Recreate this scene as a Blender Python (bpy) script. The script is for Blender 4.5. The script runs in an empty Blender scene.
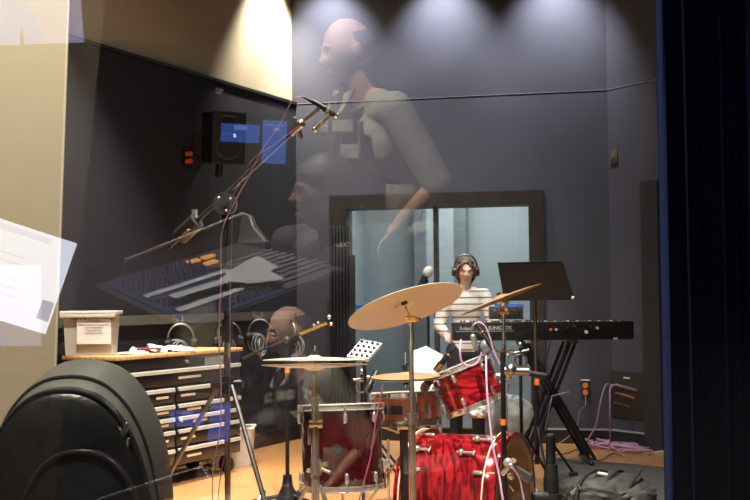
import bpy, bmesh, math, random
from mathutils import Vector, Matrix, noise
random.seed(4)
PI = math.pi
sc = bpy.context.scene
COL = sc.collection
V = Vector

# ------------------------------------------------------------------ camera
FPX = 1150.0
cam_d = bpy.data.cameras.new('camera'); cam = bpy.data.objects.new('camera', cam_d); COL.objects.link(cam)
cam_d.sensor_width = 36.0; cam_d.lens = FPX * 36.0 / 750.0; cam_d.clip_start = 0.02; cam_d.clip_end = 100
CM = Matrix.Translation((0, 0, 1.1)) @ Matrix.Rotation(PI/2 + math.atan(48/FPX), 4, 'X') @ Matrix.Rotation(-0.009, 4, 'Z')
cam.matrix_world = CM
sc.camera = cam
EYE = V((0, 0, 1.1)); R3 = CM.to_3x3()
def ray(px, py): return (R3 @ V(((px-375)/FPX, (250-py)/FPX, -1.0)))
def W(px, py, Y):
    d = ray(px, py); return EYE + d * (Y / d.y)
def Gd(px, py):
    d = ray(px, py); return EYE + d * (-1.1 / d.z)
def onplane(px, py, p0, n):
    d = ray(px, py); return EYE + d * ((p0 - EYE).dot(n) / d.dot(n))

# ------------------------------------------------------------------ builder
def frame(origin, z, x=None):
    z = V(z).normalized()
    x = V(x) if x is not None else (V((1, 0, 0)) if abs(z.x) < .9 else V((0, 1, 0)))
    y = z.cross(x).normalized(); x = y.cross(z).normalized()
    m = Matrix((x, y, z)).transposed().to_4x4(); m.translation = V(origin); return m
class B:
    def __init__(s, M=None): s.bm = bmesh.new(); s.M = M or Matrix.Identity(4)
    def _t(s, vs, m):
        mm = s.M @ m
        for v in vs: v.co = mm @ v.co
    def box(s, c, size, R=None, bev=0, seg=2):
        r = bmesh.ops.create_cube(s.bm, size=1.0); vs = r['verts']
        for v in vs: v.co = V((v.co.x*size[0], v.co.y*size[1], v.co.z*size[2]))
        m = Matrix.Translation(V(c)) @ (R.to_4x4() if R is not None else Matrix.Identity(4))
        s._t(vs, m)
        if bev:
            es = list({e for v in vs for e in v.link_edges})
            bmesh.ops.bevel(s.bm, geom=es, offset=bev, segments=seg, affect='EDGES', profile=.5)
        return s
    def cyl(s, p, q, r, r2=None, n=14):
        p, q = V(p), V(q); L = (q-p).length
        if L < 1e-6: return s
        vs = bmesh.ops.create_cone(s.bm, cap_ends=True, segments=n, radius1=r, radius2=r if r2 is None else r2, depth=L)['verts']
        s._t(vs, frame((p+q)/2, q-p)); return s
    def sph(s, c, r, sc=(1,1,1), R=None, n=16):
        vs = bmesh.ops.create_uvsphere(s.bm, u_segments=n, v_segments=max(6, n*2//3), radius=r)['verts']
        m = Matrix.Translation(V(c)) @ (R.to_4x4() if R is not None else Matrix.Identity(4)) @ Matrix.Diagonal((*sc, 1))
        s._t(vs, m); return s
    def cap(s, p, q, r1, r2, n=16):
        s.cyl(p, q, r1, r2, n); s.sph(p, r1, n=n); s.sph(q, r2, n=n); return s
    def tube(s, pts, r, n=8, smooth=True, closed=False, rs=None):
        pts = [V(p) for p in pts]
        if smooth and len(pts) > 2:
            out = []; N = len(pts)
            rng = range(N if closed else N-1)
            for i in rng:
                a = pts[(i-1) % N] if (closed or i > 0) else pts[0]
                b, c = pts[i], pts[(i+1) % N]
                d = pts[(i+2) % N] if (closed or i+2 < N) else pts[-1]
                for k in range(6):
                    t = k/6
                    out.append(.5*((2*b)+(c-a)*t+(2*a-5*b+4*c-d)*t*t+(3*b-a-3*c+d)*t**3))
            if not closed: out.append(pts[-1])
            pts = out
        rings = []; N = len(pts); up = None
        for i, p in enumerate(pts):
            if closed: t = pts[(i+1) % N] - pts[i-1]
            else: t = pts[min(i+1, N-1)] - pts[max(i-1, 0)]
            if t.length < 1e-9: t = V((0, 0, 1))
            t.normalize()
            if up is None: up = V((0, 0, 1)) if abs(t.z) < .9 else V((1, 0, 0))
            x = (up - t*up.dot(t))
            if x.length < 1e-6: x = t.orthogonal()
            x.normalize(); up = x; y = t.cross(x)
            rr = rs[min(i*len(rs)//N, len(rs)-1)] if rs else r
            rings.append([s.bm.verts.new(s.M @ (p + x*rr*math.cos(2*PI*k/n) + y*rr*math.sin(2*PI*k/n))) for k in range(n)])
        for i in range(N if closed else N-1):
            a, b = rings[i], rings[(i+1) % N]
            for k in range(n): s.bm.faces.new((a[k], a[(k+1) % n], b[(k+1) % n], b[k]))
        if not closed: s.bm.faces.new(rings[0][::-1]); s.bm.faces.new(rings[-1])
        return s
    def lathe(s, prof, m=None, n=48, closed=False):
        m = s.M @ (m or Matrix.Identity(4)); rings = []
        for r, h in prof:
            rings.append([s.bm.verts.new(m @ V((max(r, 1e-4)*math.cos(2*PI*k/n), max(r, 1e-4)*math.sin(2*PI*k/n), h))) for k in range(n)])
        L = len(rings)
        for i in range(L if closed else L-1):
            a, b = rings[i], rings[(i+1) % L]
            for k in range(n): s.bm.faces.new((a[k], a[(k+1) % n], b[(k+1) % n], b[k]))
        return s
    def ring(s, c, z, R, r, n=40, k=8):
        m = frame(c, z)
        return s.lathe([(R + r*math.cos(2*PI*i/k), r*math.sin(2*PI*i/k)) for i in range(k)], m, n, True)
    def prism(s, poly, t):
        t = V(t); a = [s.bm.verts.new(s.M @ V(p)) for p in poly]; b = [s.bm.verts.new(s.M @ (V(p)+t)) for p in poly]
        n = len(a); s.bm.faces.new(a[::-1]); s.bm.faces.new(b)
        for i in range(n): s.bm.faces.new((a[i], a[(i+1) % n], b[(i+1) % n], b[i]))
        return s
    def grid(s, f, nu, nv, thick=None):
        g = [[s.bm.verts.new(s.M @ V(f(i/nu, j/nv))) for j in range(nv+1)] for i in range(nu+1)]
        for i in range(nu):
            for j in range(nv): s.bm.faces.new((g[i][j], g[i+1][j], g[i+1][j+1], g[i][j+1]))
        if thick: 
            bmesh.ops.recalc_face_normals(s.bm, faces=s.bm.faces)
            bmesh.ops.solidify(s.bm, geom=list(s.bm.faces), thickness=thick)
        return s

def link(name, mesh, mt, parent=None, smooth=True, ang=35):
    o = bpy.data.objects.new(name, mesh); COL.objects.link(o)
    for m in (mt if isinstance(mt, (list, tuple)) else [mt]): mesh.materials.append(m)
    if smooth:
        mesh.shade_smooth(); mesh.set_sharp_from_angle(angle=math.radians(ang))
    if parent is not None:
        o.parent = parent; o.matrix_parent_inverse = PW[parent.name].inverted()
    PW[o.name] = Matrix.Identity(4)
    return o
PW = {}
def P(name, b, mt, parent=None, smooth=True, ang=35, label=None):
    bmesh.ops.recalc_face_normals(b.bm, faces=b.bm.faces)
    me = bpy.data.meshes.new(name); b.bm.to_mesh(me); b.bm.free()
    o = link(name, me, mt, parent, smooth, ang)
    if label: o['label'] = label
    return o
def T(name, label, cat, loc=(0, 0, 0), group=None):
    o = bpy.data.objects.new(name, None); COL.objects.link(o); o.empty_display_size = .05
    o.location = loc; o['label'] = label; o['category'] = cat
    if group: o['group'] = group
    PW[o.name] = Matrix.Translation(V(loc)); return o
def tag(o, label, cat, group=None):
    o['label'] = label; o['category'] = cat
    if group: o['group'] = group
    return o
def ST(name, b, mt, smooth=False, parent=None):
    o = P(name, b, mt, parent, smooth)
    if parent is None: o['kind'] = 'structure'
    return o
def copy_tree(o, parent=None):
    c = o.copy(); COL.objects.link(c)
    if parent is not None: c.parent = parent
    for ch in list(o.children): copy_tree(ch, c)
    return c
def remesh(b, vox, smooth=2):
    me = bpy.data.meshes.new('tmp'); bmesh.ops.recalc_face_normals(b.bm, faces=b.bm.faces); b.bm.to_mesh(me); b.bm.free()
    o = bpy.data.objects.new('tmp', me); COL.objects.link(o)
    m = o.modifiers.new('r', 'REMESH'); m.mode = 'VOXEL'; m.voxel_size = vox; m.adaptivity = 0
    if smooth: k = o.modifiers.new('s', 'SMOOTH'); k.factor = .5; k.iterations = smooth
    bpy.context.view_layer.update()
    dg = bpy.context.evaluated_depsgraph_get()
    out = bpy.data.meshes.new_from_object(o.evaluated_get(dg)); bpy.data.objects.remove(o); bpy.data.meshes.remove(me)
    return out
def text(name, s, size, m, mt, parent, ext=.0006, align='CENTER', bold=False, sx=1.0):
    cu = bpy.data.curves.new('t', 'FONT'); cu.body = s; cu.size = size; cu.extrude = ext; cu.align_x = align; cu.align_y = 'CENTER'
    if bold: cu.offset = size*.02
    o = bpy.data.objects.new('t', cu); COL.objects.link(o); bpy.context.view_layer.update()
    me = bpy.data.meshes.new_from_object(o.evaluated_get(bpy.context.evaluated_depsgraph_get()))
    bpy.data.objects.remove(o)
    me.transform(m @ Matrix.Diagonal((sx, 1, 1, 1)))
    return link(name, me, mt, parent, False)

# ------------------------------------------------------------------ materials
def mat(name, col, rough=.5, metal=0, spec=None, noise_s=None, var=.15, bump=0, bscale=60, emit=None, coat=0, sheen=0, alpha=None, trans=None):
    m = bpy.data.materials.new(name); m.use_nodes = True; nt = m.node_tree; p = nt.nodes['Principled BSDF']
    p.inputs['Base Color'].default_value = (*col, 1); p.inputs['Roughness'].default_value = rough; p.inputs['Metallic'].default_value = metal
    if spec is not None: p.inputs['Specular IOR Level'].default_value = spec
    if coat: p.inputs['Coat Weight'].default_value = coat; p.inputs['Coat Roughness'].default_value = .08
    if sheen: p.inputs['Sheen Weight'].default_value = sheen
    if alpha is not None: p.inputs['Alpha'].default_value = alpha
    if trans: p.inputs['Transmission Weight'].default_value = trans
    if emit: p.inputs['Emission Color'].default_value = (*emit[:3], 1); p.inputs['Emission Strength'].default_value = emit[3]
    tc = nt.nodes.new('ShaderNodeTexCoord')
    if noise_s:
        n = nt.nodes.new('ShaderNodeTexNoise'); n.inputs['Scale'].default_value = noise_s; n.inputs['Detail'].default_value = 4
        nt.links.new(tc.outputs['Object'], n.inputs['Vector'])
        r = nt.nodes.new('ShaderNodeValToRGB'); r.color_ramp.elements[0].position = .35; r.color_ramp.elements[1].position = .68
        r.color_ramp.elements[0].color = (*[c*(1-var) for c in col], 1); r.color_ramp.elements[1].color = (*[min(1, c*(1+var)) for c in col], 1)
        nt.links.new(n.outputs['Fac'], r.inputs['Fac']); nt.links.new(r.outputs['Color'], p.inputs['Base Color'])
    if bump:
        n = nt.nodes.new('ShaderNodeTexNoise'); n.inputs['Scale'].default_value = bscale; n.inputs['Detail'].default_value = 3
        nt.links.new(tc.outputs['Object'], n.inputs['Vector'])
        b = nt.nodes.new('ShaderNodeBump'); b.inputs['Strength'].default_value = bump; b.inputs['Distance'].default_value = .01
        nt.links.new(n.outputs['Fac'], b.inputs['Height']); nt.links.new(b.outputs['Normal'], p.inputs['Normal'])
    return m
def nodes(m): return m.node_tree, m.node_tree.nodes['Principled BSDF'], [n for n in m.node_tree.nodes if n.type == 'TEX_COORD'][0]
def ramp(nt, stops):
    r = nt.nodes.new('ShaderNodeValToRGB'); e = r.color_ramp.elements
    e[0].position, e[0].color = stops[0][0], (*stops[0][1], 1); e[1].position, e[1].color = stops[-1][0], (*stops[-1][1], 1)
    for p, c in stops[1:-1]: k = e.new(p); k.color = (*c, 1)
    return r

BLACK = mat('black_metal', (.012, .012, .013), .35, .3)
BLACKP = mat('black_plastic', (.014, .014, .015), .42)
MATTE = mat('matte_black', (.01, .01, .011), .8)
CHROME = mat('chrome', (.80, .78, .73), .18, .78)
STEEL = mat('steel', (.42, .41, .39), .3, 1)
GOLDM = mat('brass', (.75, .5, .2), .25, 1)
ORANGE = mat('orange_tape', (.9, .22, .03), .5, emit=None)
PINK = mat('pink_cable', (.50, .29, .42), .5)
PINKD = mat('dusty_pink_cable', (.26, .13, .19), .5)
SATIN = mat('satin_black_tube', (.045, .045, .047), .28, .2, coat=.5)
WHITEP = mat('white_paper', (.85, .84, .8), .7)
RUBBER = mat('rubber', (.015, .015, .015), .9)
WALLM = mat('grey_wall_paint', (.060, .060, .075), .75, noise_s=3, var=.07, bump=.05, bscale=200)
WALLD = mat('dark_wall_fabric', (.008, .008, .0145), .9, noise_s=4, var=.1, bump=.1, bscale=300)
CREAM = mat('cream_paint', (.5, .42, .29), .8, noise_s=1.5, var=.04)
STUBM = mat('cream_wall_paint', (.6, .52, .38), .8, noise_s=1.5, var=.04)
CEILM = mat('ceiling_black', (.03, .03, .035), .9)
BASEM = mat('baseboard_black', (.012, .011, .012), .5)
FRAMEM = mat('dark_brown_frame', (.022, .015, .011), .5, noise_s=8, var=.3)
BOOTHM = mat('booth_wall_blue_grey', (.31, .345, .35), .85, noise_s=2, var=.06)

def floor_mat():
    m = mat('wood_floor', (.5, .26, .1), .32); nt, p, tc = nodes(m)
    mp = nt.nodes.new('ShaderNodeMapping'); mp.inputs['Rotation'].default_value = (0, 0, .2); nt.links.new(tc.outputs['Object'], mp.inputs[0])
    br = nt.nodes.new('ShaderNodeTexBrick'); br.inputs['Scale'].default_value = 1; br.inputs['Brick Width'].default_value = .9; br.inputs['Row Height'].default_value = .083
    br.inputs['Mortar Size'].default_value = .0012; br.inputs['Color1'].default_value = (.58, .275, .10, 1); br.inputs['Color2'].default_value = (.51, .235, .08, 1); br.inputs['Mortar'].default_value = (.2, .09, .03, 1)
    nt.links.new(mp.outputs[0], br.inputs['Vector'])
    mp2 = nt.nodes.new('ShaderNodeMapping'); mp2.inputs['Scale'].default_value = (3, 40, 1); nt.links.new(mp.outputs[0], mp2.inputs[0])
    n = nt.nodes.new('ShaderNodeTexNoise'); n.inputs['Scale'].default_value = 1.5; n.inputs['Detail'].default_value = 5; nt.links.new(mp2.outputs[0], n.inputs['Vector'])
    mx = nt.nodes.new('ShaderNodeMix'); mx.data_type = 'RGBA'; mx.blend_type = 'MULTIPLY'; mx.inputs['Factor'].default_value = .35
    nt.links.new(br.outputs['Color'], mx.inputs['A']); nt.links.new(n.outputs['Color'], mx.inputs['B']); nt.links.new(mx.outputs['Result'], p.inputs['Base Color'])
    return m
FLOORM = floor_mat()
def red_mat(name, dark, bright, sc_=(1, 1, 1), dist=1.2):
    m = mat(name, dark, .14, 0, coat=1); nt, p, tc = nodes(m)
    mp = nt.nodes.new('ShaderNodeMapping'); mp.inputs['Scale'].default_value = sc_; nt.links.new(tc.outputs['Object'], mp.inputs[0])
    n = nt.nodes.new('ShaderNodeTexNoise'); n.inputs['Scale'].default_value = 9; n.inputs['Detail'].default_value = 7; n.inputs['Distortion'].default_value = dist
    nt.links.new(mp.outputs[0], n.inputs['Vector'])
    r = ramp(nt, [(.36, [c*.45 for c in dark]), (.5, dark), (.6, bright), (.72, [c*.6 for c in bright])])
    nt.links.new(n.outputs['Fac'], r.inputs['Fac']); nt.links.new(r.outputs['Color'], p.inputs['Base Color']); p.inputs['Metallic'].default_value = .35
    return m
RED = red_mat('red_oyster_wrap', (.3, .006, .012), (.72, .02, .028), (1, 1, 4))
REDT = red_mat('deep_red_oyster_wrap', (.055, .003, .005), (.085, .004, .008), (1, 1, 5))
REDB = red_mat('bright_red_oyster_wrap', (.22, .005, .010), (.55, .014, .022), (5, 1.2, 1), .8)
SNAREM = mat('orange_stained_maple', (.78, .20, .05), .25, coat=.8, noise_s=25, var=.3)
BIRCH = mat('birch_shell_inside', (.85, .62, .34), .5, noise_s=14, var=.15)
HEADM = mat('drum_head_white', (.75, .74, .7), .45)
HEADC = mat('drum_head_clear_dark', (.1, .1, .1), .3)
def cymbal_mat(name, c1, c2):
    m = mat(name, c1, .32, .35); nt, p, tc = nodes(m)
    w = nt.nodes.new('ShaderNodeTexWave'); w.wave_type = 'RINGS'; w.rings_direction = 'Z'; w.inputs['Scale'].default_value = 60; w.inputs['Distortion'].default_value = .6
    nt.links.new(tc.outputs['Object'], w.inputs['Vector'])
    n = nt.nodes.new('ShaderNodeTexNoise'); n.inputs['Scale'].default_value = 7; n.inputs['Detail'].default_value = 4; nt.links.new(tc.outputs['Object'], n.inputs['Vector'])
    r = ramp(nt, [(.35, c1), (.65, c2)]); nt.links.new(n.outputs['Fac'], r.inputs['Fac']); nt.links.new(r.outputs['Color'], p.inputs['Base Color'])
    b = nt.nodes.new('ShaderNodeBump'); b.inputs['Strength'].default_value = .25; b.inputs['Distance'].default_value = .001
    nt.links.new(w.outputs['Fac'], b.inputs['Height']); nt.links.new(b.outputs['Normal'], p.inputs['Normal'])
    return m
CYM = cymbal_mat('cymbal_bronze', (.78, .93, .74), (.84, .98, .86))
CYMD = cymbal_mat('cymbal_bronze_dark', (.5, .3, .13), (.62, .4, .2))
CYML = cymbal_mat('cymbal_bronze_light', (.82, .72, .48), (.92, .84, .62))
def glass_mat(name, fac, tint):
    m = bpy.data.materials.new(name); m.use_nodes = True; nt = m.node_tree; nt.nodes.clear()
    o = nt.nodes.new('ShaderNodeOutputMaterial'); mx = nt.nodes.new('ShaderNodeMixShader'); t = nt.nodes.new('ShaderNodeBsdfTransparent'); g = nt.nodes.new('ShaderNodeBsdfGlossy')
    t.inputs[0].default_value = (*tint, 1); g.inputs['Roughness'].default_value = 0.0; g.inputs['Color'].default_value = (1, 1, 1, 1); mx.inputs[0].default_value = fac
    nt.links.new(t.outputs[0], mx.inputs[1]); nt.links.new(g.outputs[0], mx.inputs[2]); nt.links.new(mx.outputs[0], o.inputs[0])
    return m
GLASS1 = glass_mat('pane_glass_coated_face', .13, (.97, .98, .98))
GLASS2 = glass_mat('second_pane_glass_coated_face', .13, (.97, .98, .98))
GLASSC = glass_mat('clear_glass_face', 0.0, (1, 1, 1))
GLASSD = glass_mat('door_glass', .04, (.95, .97, .98))
PLASTIC = glass_mat('clear_plastic', .12, (.9, .9, .88))

# ------------------------------------------------------------------ room
ANG_B = math.radians(12.0); DB = V((math.cos(ANG_B), -math.sin(ANG_B), 0))
ANG_L = math.radians(25.8); DL = V((-math.sin(ANG_L), -math.cos(ANG_L), 0))
ANG_R = math.radians(34.2); DR = V((math.sin(ANG_R), -math.cos(ANG_R), 0))
C1 = V((-.62, 9.1, 0)); C2 = C1 + DB*2.43
L0 = C1 + DL*4.9; R0 = C2 + DR*3.4
NB = V((DB.y, -DB.x, 0)); NB = NB if NB.y < 0 else -NB        # normals into the room
NL = V((-DL.y, DL.x, 0)); NL = NL if NL.x > 0 else -NL
NR = V((-DR.y, DR.x, 0)); NR = NR if NR.x < 0 else -NR
CZ = 3.85; SEAM = 2.65
def wall_quad(b, a, c, z0, z1, n, t=.12):
    p = [a+V((0,0,z0)), c+V((0,0,z0)), c+V((0,0,z1)), a+V((0,0,z1))]
    b.prism(p, -n*t); return b
def onback(px, py): return onplane(px, py, C1, NB)
def onleft(px, py): return onplane(px, py, C1, NL)
def onright(px, py): return onplane(px, py, C2, NR)

b = B(); fl = [V((-3.6, -5.2, 0)), V((3.6, -5.2, 0)), V((4.0, 9.8, 0)), V((-3.6, 9.8, 0))]
b.prism([p for p in fl], (0, 0, -.1)); ST('floor', b, FLOORM)
b = B(); b.prism([V((-3.6, -5.2, CZ)), V((4, -5.2, CZ)), V((4, 13, CZ)), V((-3.6, 13, CZ))], (0, 0, .1)); ST('ceiling', b, CEILM)
# back wall, with the opening for the glass doors
ow0 = onback(331, 300); ow1 = onback(545, 300); OT = onback(440, 193).z
s0 = (ow0-C1).dot(DB); s1 = (ow1-C1).dot(DB)
def bp(s, z=0): return C1 + DB*s + V((0, 0, z))
b = B(); wall_quad(b, bp(-.2), bp(s0), 0, SEAM, NB); wall_quad(b, bp(s1), bp(2.6), 0, SEAM, NB); wall_quad(b, bp(s0), bp(s1), OT, SEAM, NB)
wall_quad(b, bp(-.2), bp(2.6), SEAM+.004, CZ, NB)
ST('wall_back', b, WALLM)
b = B(); b.prism([bp(0, SEAM-.003)+NB*.004, bp(2.43, SEAM-.003)+NB*.004, bp(2.43, SEAM+.002)+NB*.004, bp(0, SEAM+.002)+NB*.004], -NB*.01); ST('trim_2', b, mat('seam_strip', (.2, .2, .22), .6))
b = B(); wall_quad(b, C1, L0, 0, SEAM, NL); ST('wall_left', b, WALLD)
b = B(); wall_quad(b, C1-NL*.03, L0-NL*.03, SEAM, CZ, NL); ST('wall_left_upper', b, CREAM)
b = B(); b.prism([C1+V((0,0,SEAM-.01)), L0+V((0,0,SEAM-.01)), L0+V((0,0,SEAM+.012)), C1+V((0,0,SEAM+.012))], NL*.012); ST('trim_3', b, BASEM)
b = B(); wall_quad(b, C2, R0, 0, SEAM, NR); wall_quad(b, C2, R0, SEAM+.004, CZ, NR); ST('wall_right', b, WALLM)
b = B(); b.prism([C2+V((0,0,SEAM-.003)), R0+V((0,0,SEAM-.003)), R0+V((0,0,SEAM+.002)), C2+V((0,0,SEAM+.002))], NR*.004); ST('trim_4', b, bpy.data.materials['seam_strip'])
for nm, a, c, n in (('baseboard_back', bp(s1), C2, NB), ('baseboard_right', C2, R0, NR), ('baseboard_left', C1, L0, NL)):
    b = B(); b.prism([a, c, c+V((0,0,.1)), a+V((0,0,.1))], n*.015); b.prism([a+V((0,0,.1)), c+V((0,0,.1)), c+V((0,0,.112)), a+V((0,0,.112))], n*.02)
    o = ST(nm, b, BASEM); 
    if nm != 'baseboard_left':
        o.data.materials.append(mat(nm+'_cap', (.35, .33, .34), .5))
        for f in o.data.polygons:
            if f.center.z > .099: f.material_index = 1
    if nm == 'baseboard_right':
        pass
# dark doorway edge on the right wall
a = onright(647, 300); c = onright(664, 300); zt = onright(650, 181).z
b = B(); b.prism([V((a.x, a.y, 0)), V((c.x, c.y, 0)), V((c.x, c.y, zt)), V((a.x, a.y, zt))], NR*.05)
ST('door_2', b, mat('dark_grey_door', (.028, .026, .026), .6))
# remaining shell
b = B(); b.prism([L0, V((-3.4, 4.7, 0)), V((-3.4, 4.7, CZ)), L0+V((0,0,CZ))], (0, .1, 0)); b.prism([V((-3.4, 4.7, 0)), V((-3.4, -5, 0)), V((-3.4, -5, CZ)), V((-3.4, 4.7, CZ))], (-.1, 0, 0)); ST('wall_side_left', b, WALLD)
b = B(); b.prism([R0, V((3.4, 5.4, 0)), V((3.4, 5.4, CZ)), R0+V((0,0,CZ))], (0, .1, 0)); b.prism([V((3.4, 5.4, 0)), V((3.4, -5, 0)), V((3.4, -5, CZ)), V((3.4, 5.4, CZ))], (.1, 0, 0)); ST('wall_side_right', b, WALLD)
b = B(); b.box((0, -5.05, CZ/2), (7, .1, CZ)); DARKF = mat('black_acoustic_fabric', (.006, .006, .007), .95); ST('wall_rear', b, DARKF)
b = B(); b.prism([V((-3.35, -4.98, .001)), V((3.35, -4.98, .001)), V((3.35, .75, .001)), V((-3.35, .75, .001))], (0, 0, .006)); ST('floor_control_room', b, DARKF)
# cream wall end beside the control room window
xe = W(58, 330, 2.75).x
lean_ = W(67, 40, 2.75).x - W(56.5, 330, 2.75).x; lz = W(67, 40, 2.75).z - W(56.5, 330, 2.75).z; z33 = W(56.5, 330, 2.75).z
xz = lambda z: W(56.5, 330, 2.75).x + (z-z33)*lean_/lz
b = B(); lo4 = [V((-3.3, 2.75, 0)), V((xz(0), 2.75, 0)), V((xz(0)-.1, 2.97, 0)), V((-3.3, 2.97, 0))]; hi4 = [V((-3.3, 2.75, CZ)), V((xz(CZ), 2.75, CZ)), V((xz(CZ)-.1, 2.97, CZ)), V((-3.3, 2.97, CZ))]
rr_ = [[b.bm.verts.new(p_) for p_ in r_] for r_ in (lo4, hi4)]
for i in range(4): b.bm.faces.new((rr_[0][i], rr_[0][(i+1) % 4], rr_[1][(i+1) % 4], rr_[1][i]))
b.bm.faces.new(rr_[0][::-1]); b.bm.faces.new(rr_[1]); ST('wall_front_left', b, STUBM)
b = B(); b.tube([V((xz(0), 2.752, 0)), V((xz(CZ), 2.752, CZ))], .003, 8, False); ST('trim_1', b, mat('cream_corner_bead', (.85, .8, .66), .6))
# wall with the control room window
b = B(); b.box((-2.45, 1.07, CZ/2), (1.9, .6, CZ)); b.box((2.45, 1.07, CZ/2), (1.9, .6, CZ)); b.box((0, 1.07, .3), (3.0, .6, .6)); b.box((0, 1.07, 3.0), (3.0, .6, 1.7)); ST('wall_front', b, WALLD)

# ------------------------------------------------------------------ vocal booth behind glass doors
b = B()
bo = NB*-1
q0, q1 = bp(s0-.25)-NB*.12, bp(s1+.5)-NB*.12
wall_quad(b, q0, q0-NB*2.2, 0, 2.5, DB); wall_quad(b, q1, q1-NB*2.2, 0, 2.5, -DB)
qa, qb = q0-NB*2.2, q1-NB*2.2
f1 = qa+DB*.55; f2 = qa+DB*.75+NB*.25; f3 = qa+DB*1.05
wall_quad(b, qa, f1, 0, 2.5, NB); 
wall_quad(b, f1, f1+NB*.25, 0, 2.5, -DB); wall_quad(b, f1+NB*.25, f3+NB*.25, 0, 2.5, NB); wall_quad(b, f3+NB*.25, f3, 0, 2.5, DB)
wall_quad(b, f3, qb, 0, 2.5, NB)
ST('wall_booth', b, BOOTHM)
b = B(); b.prism([q0+V((0,0,2.5)), q1+V((0,0,2.5)), qb+V((0,0,2.5)), qa+V((0,0,2.5))], (0,0,.05)); ST('ceiling_booth', b, BOOTHM)
b = B(); b.prism([q0+V((0,0,.01)), q1+V((0,0,.01)), qb+V((0,0,.01)), qa+V((0,0,.01))], (0,0,-.02)); ST('floor_booth', b, mat('booth_carpet', (.12, .12, .13), .95))
# glass doors
dr = bpy.data.objects.new('door_1', None); COL.objects.link(dr); dr['kind'] = 'structure'; PW['door_1'] = Matrix.Identity(4)
gl = (onback(348, 300)-C1).dot(DB); gr = (onback(530, 300)-C1).dot(DB); gm = (onback(436.5, 300)-C1).dot(DB); GT = onback(440, 207).z
def strip(sa, sb, za, zb, off, t):
    bb = B(); bb.prism([bp(sa, za)+NB*off, bp(sb, za)+NB*off, bp(sb, zb)+NB*off, bp(sa, zb)+NB*off], -NB*t); return bb
b = strip(s0, gl, 0, OT, .03, .2)
for args in ((gr, s1, 0, OT, .03, .2), (gl, gr, GT, OT, .03, .2), (gl, gr, 0, .1, .02, .12)):
    b2 = strip(*args); me = bpy.data.meshes.new('x'); b2.bm.to_mesh(me); b.bm.from_mesh(me); b2.bm.free()
P('door_frame', b, FRAMEM, dr, False)
P('mullion', strip(gm-.016, gm+.016, .1, GT, .02, .08), FRAMEM, dr, False)
P('threshold_strip', strip(gl, gr, .1, .112, .03, .06), STEEL, dr, False)
P('glass_pane', strip(gl, gm-.016, .1, GT, -.02, .008), GLASSD, dr, False)
P('glass_pane', strip(gm+.016, gr, .1, GT, -.02, .008), GLASSD, dr, False)
ta = (onback(352, 307)-C1).dot(DB); tz = onback(400, 307).z
TAPE = mat('blue_painters_tape', (.02, .1, .55), .6)
tag(P('painters_tape', strip(ta, gr-.05, tz-.012, tz+.016, -.013, .004), TAPE, None, False), 'strip of blue painters tape running across the glass doors', 'tape')

# ------------------------------------------------------------------ control room window panes
alpha = math.radians(4.0)
nA = V((0, -math.cos(alpha), -math.sin(alpha))); QA = V((0, .88, 1.1))
def mirA(p): p = V(p); return p - 2*(p-QA).dot(nA)*nA
def VA(px, py, D): return mirA(W(px, py, D))
head_real = VA(349, 50, 4.1)
QB = V((0, 1.22, 1.1))
def solveB(Dv):
    Vb = W(291, 333, Dv); n = (head_real - Vb).normalized(); M = (head_real+Vb)/2
    return (M-QB).dot(n), n
lo, hi = 3.0, 7.0
for _ in range(60):
    mid = (lo+hi)/2
    if (solveB(lo)[0] > 0) == (solveB(mid)[0] > 0): lo = mid
    else: hi = mid
nB_ = solveB(lo)[1]
w1 = bpy.data.objects.new('window_1', None); COL.objects.link(w1); w1['kind'] = 'structure'; PW['window_1'] = Matrix.Identity(4)
def pane(name, Q, n, w, h, gm_, zc):
    m = frame(Q + V((0,0,zc-1.1)) * 1, n, (1, 0, 0))
    # keep the pane centre on its plane
    c = m.translation; c = c - (c-Q).dot(n)*n; m.translation = c
    b = B(m); b.box((0, 0, -.003), (w, h, .006)); o = P(name, b, [gm_, GLASSC], w1, False)
    for f in o.data.polygons: f.material_index = 0 if f.normal.dot(n) > .9 else 1
    return o
pane('glass_pane', QA, nA, 2.96, 1.50, GLASS1, 1.375)
pane('glass_pane', QB, nB_, 2.9, 1.50, GLASS2, 1.375)
b = B()
for sx in (-1.485, 1.485): b.box((sx, 1.07, 1.375), (.03, .6, 1.55))
for z in (.615, 2.135): b.box((0, 1.07, z), (3, .6, .03))
P('window_frame', b, BASEM, w1, False)

# ------------------------------------------------------------------ tool chest and things on it
ca = math.radians(27.5); Z = V((0, 0, 1))
CX = V((math.sin(ca), math.cos(ca), 0)); CY = V((-math.cos(ca), math.sin(ca), 0))   # along the front, into the depth
c0 = W(117, 357, 6.35); CH = c0.z; c0.z = 0
cw = 1.1; cdp = .40
# choose the width so that the far corner lands right
cf = W(243, 346, 1); k = cf.x
# k = x/y of far edge: c0.x + s*CX.x = k*(c0.y+s*CX.y)
cw = (k*c0.y - c0.x)/(CX.x - k*CX.y)
def cp(u, v, z): return c0 + CX*u + CY*v + Z*z
RC = Matrix((CX, CY, Z)).transposed()
def cbox(b, u0, u1, v0, v1, z0, z1, bev=0): return b.box(cp((u0+u1)/2, (v0+v1)/2, (z0+z1)/2), (u1-u0, v1-v0, z1-z0), RC, bev)
CHESTM = mat('black_powder_coat', (.013, .013, .015), .3, 0, coat=.4)
t = T('tool_chest', 'wide black rolling tool chest with many silver-handled drawers and a wooden top', 'tool chest', cp(cw/2, cdp/2, 0))
P('cabinet_body', cbox(B(), .015, cw-.02, .015, cdp, .12, CH-.022, .004), CHESTM, t)
OSB = mat('orange_particle_board', (.62, .36, .15), .6, noise_s=70, var=.35)
P('worktop', cbox(B(), 0, cw, 0, cdp, CH-.022, CH, .002), OSB, t)
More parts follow.
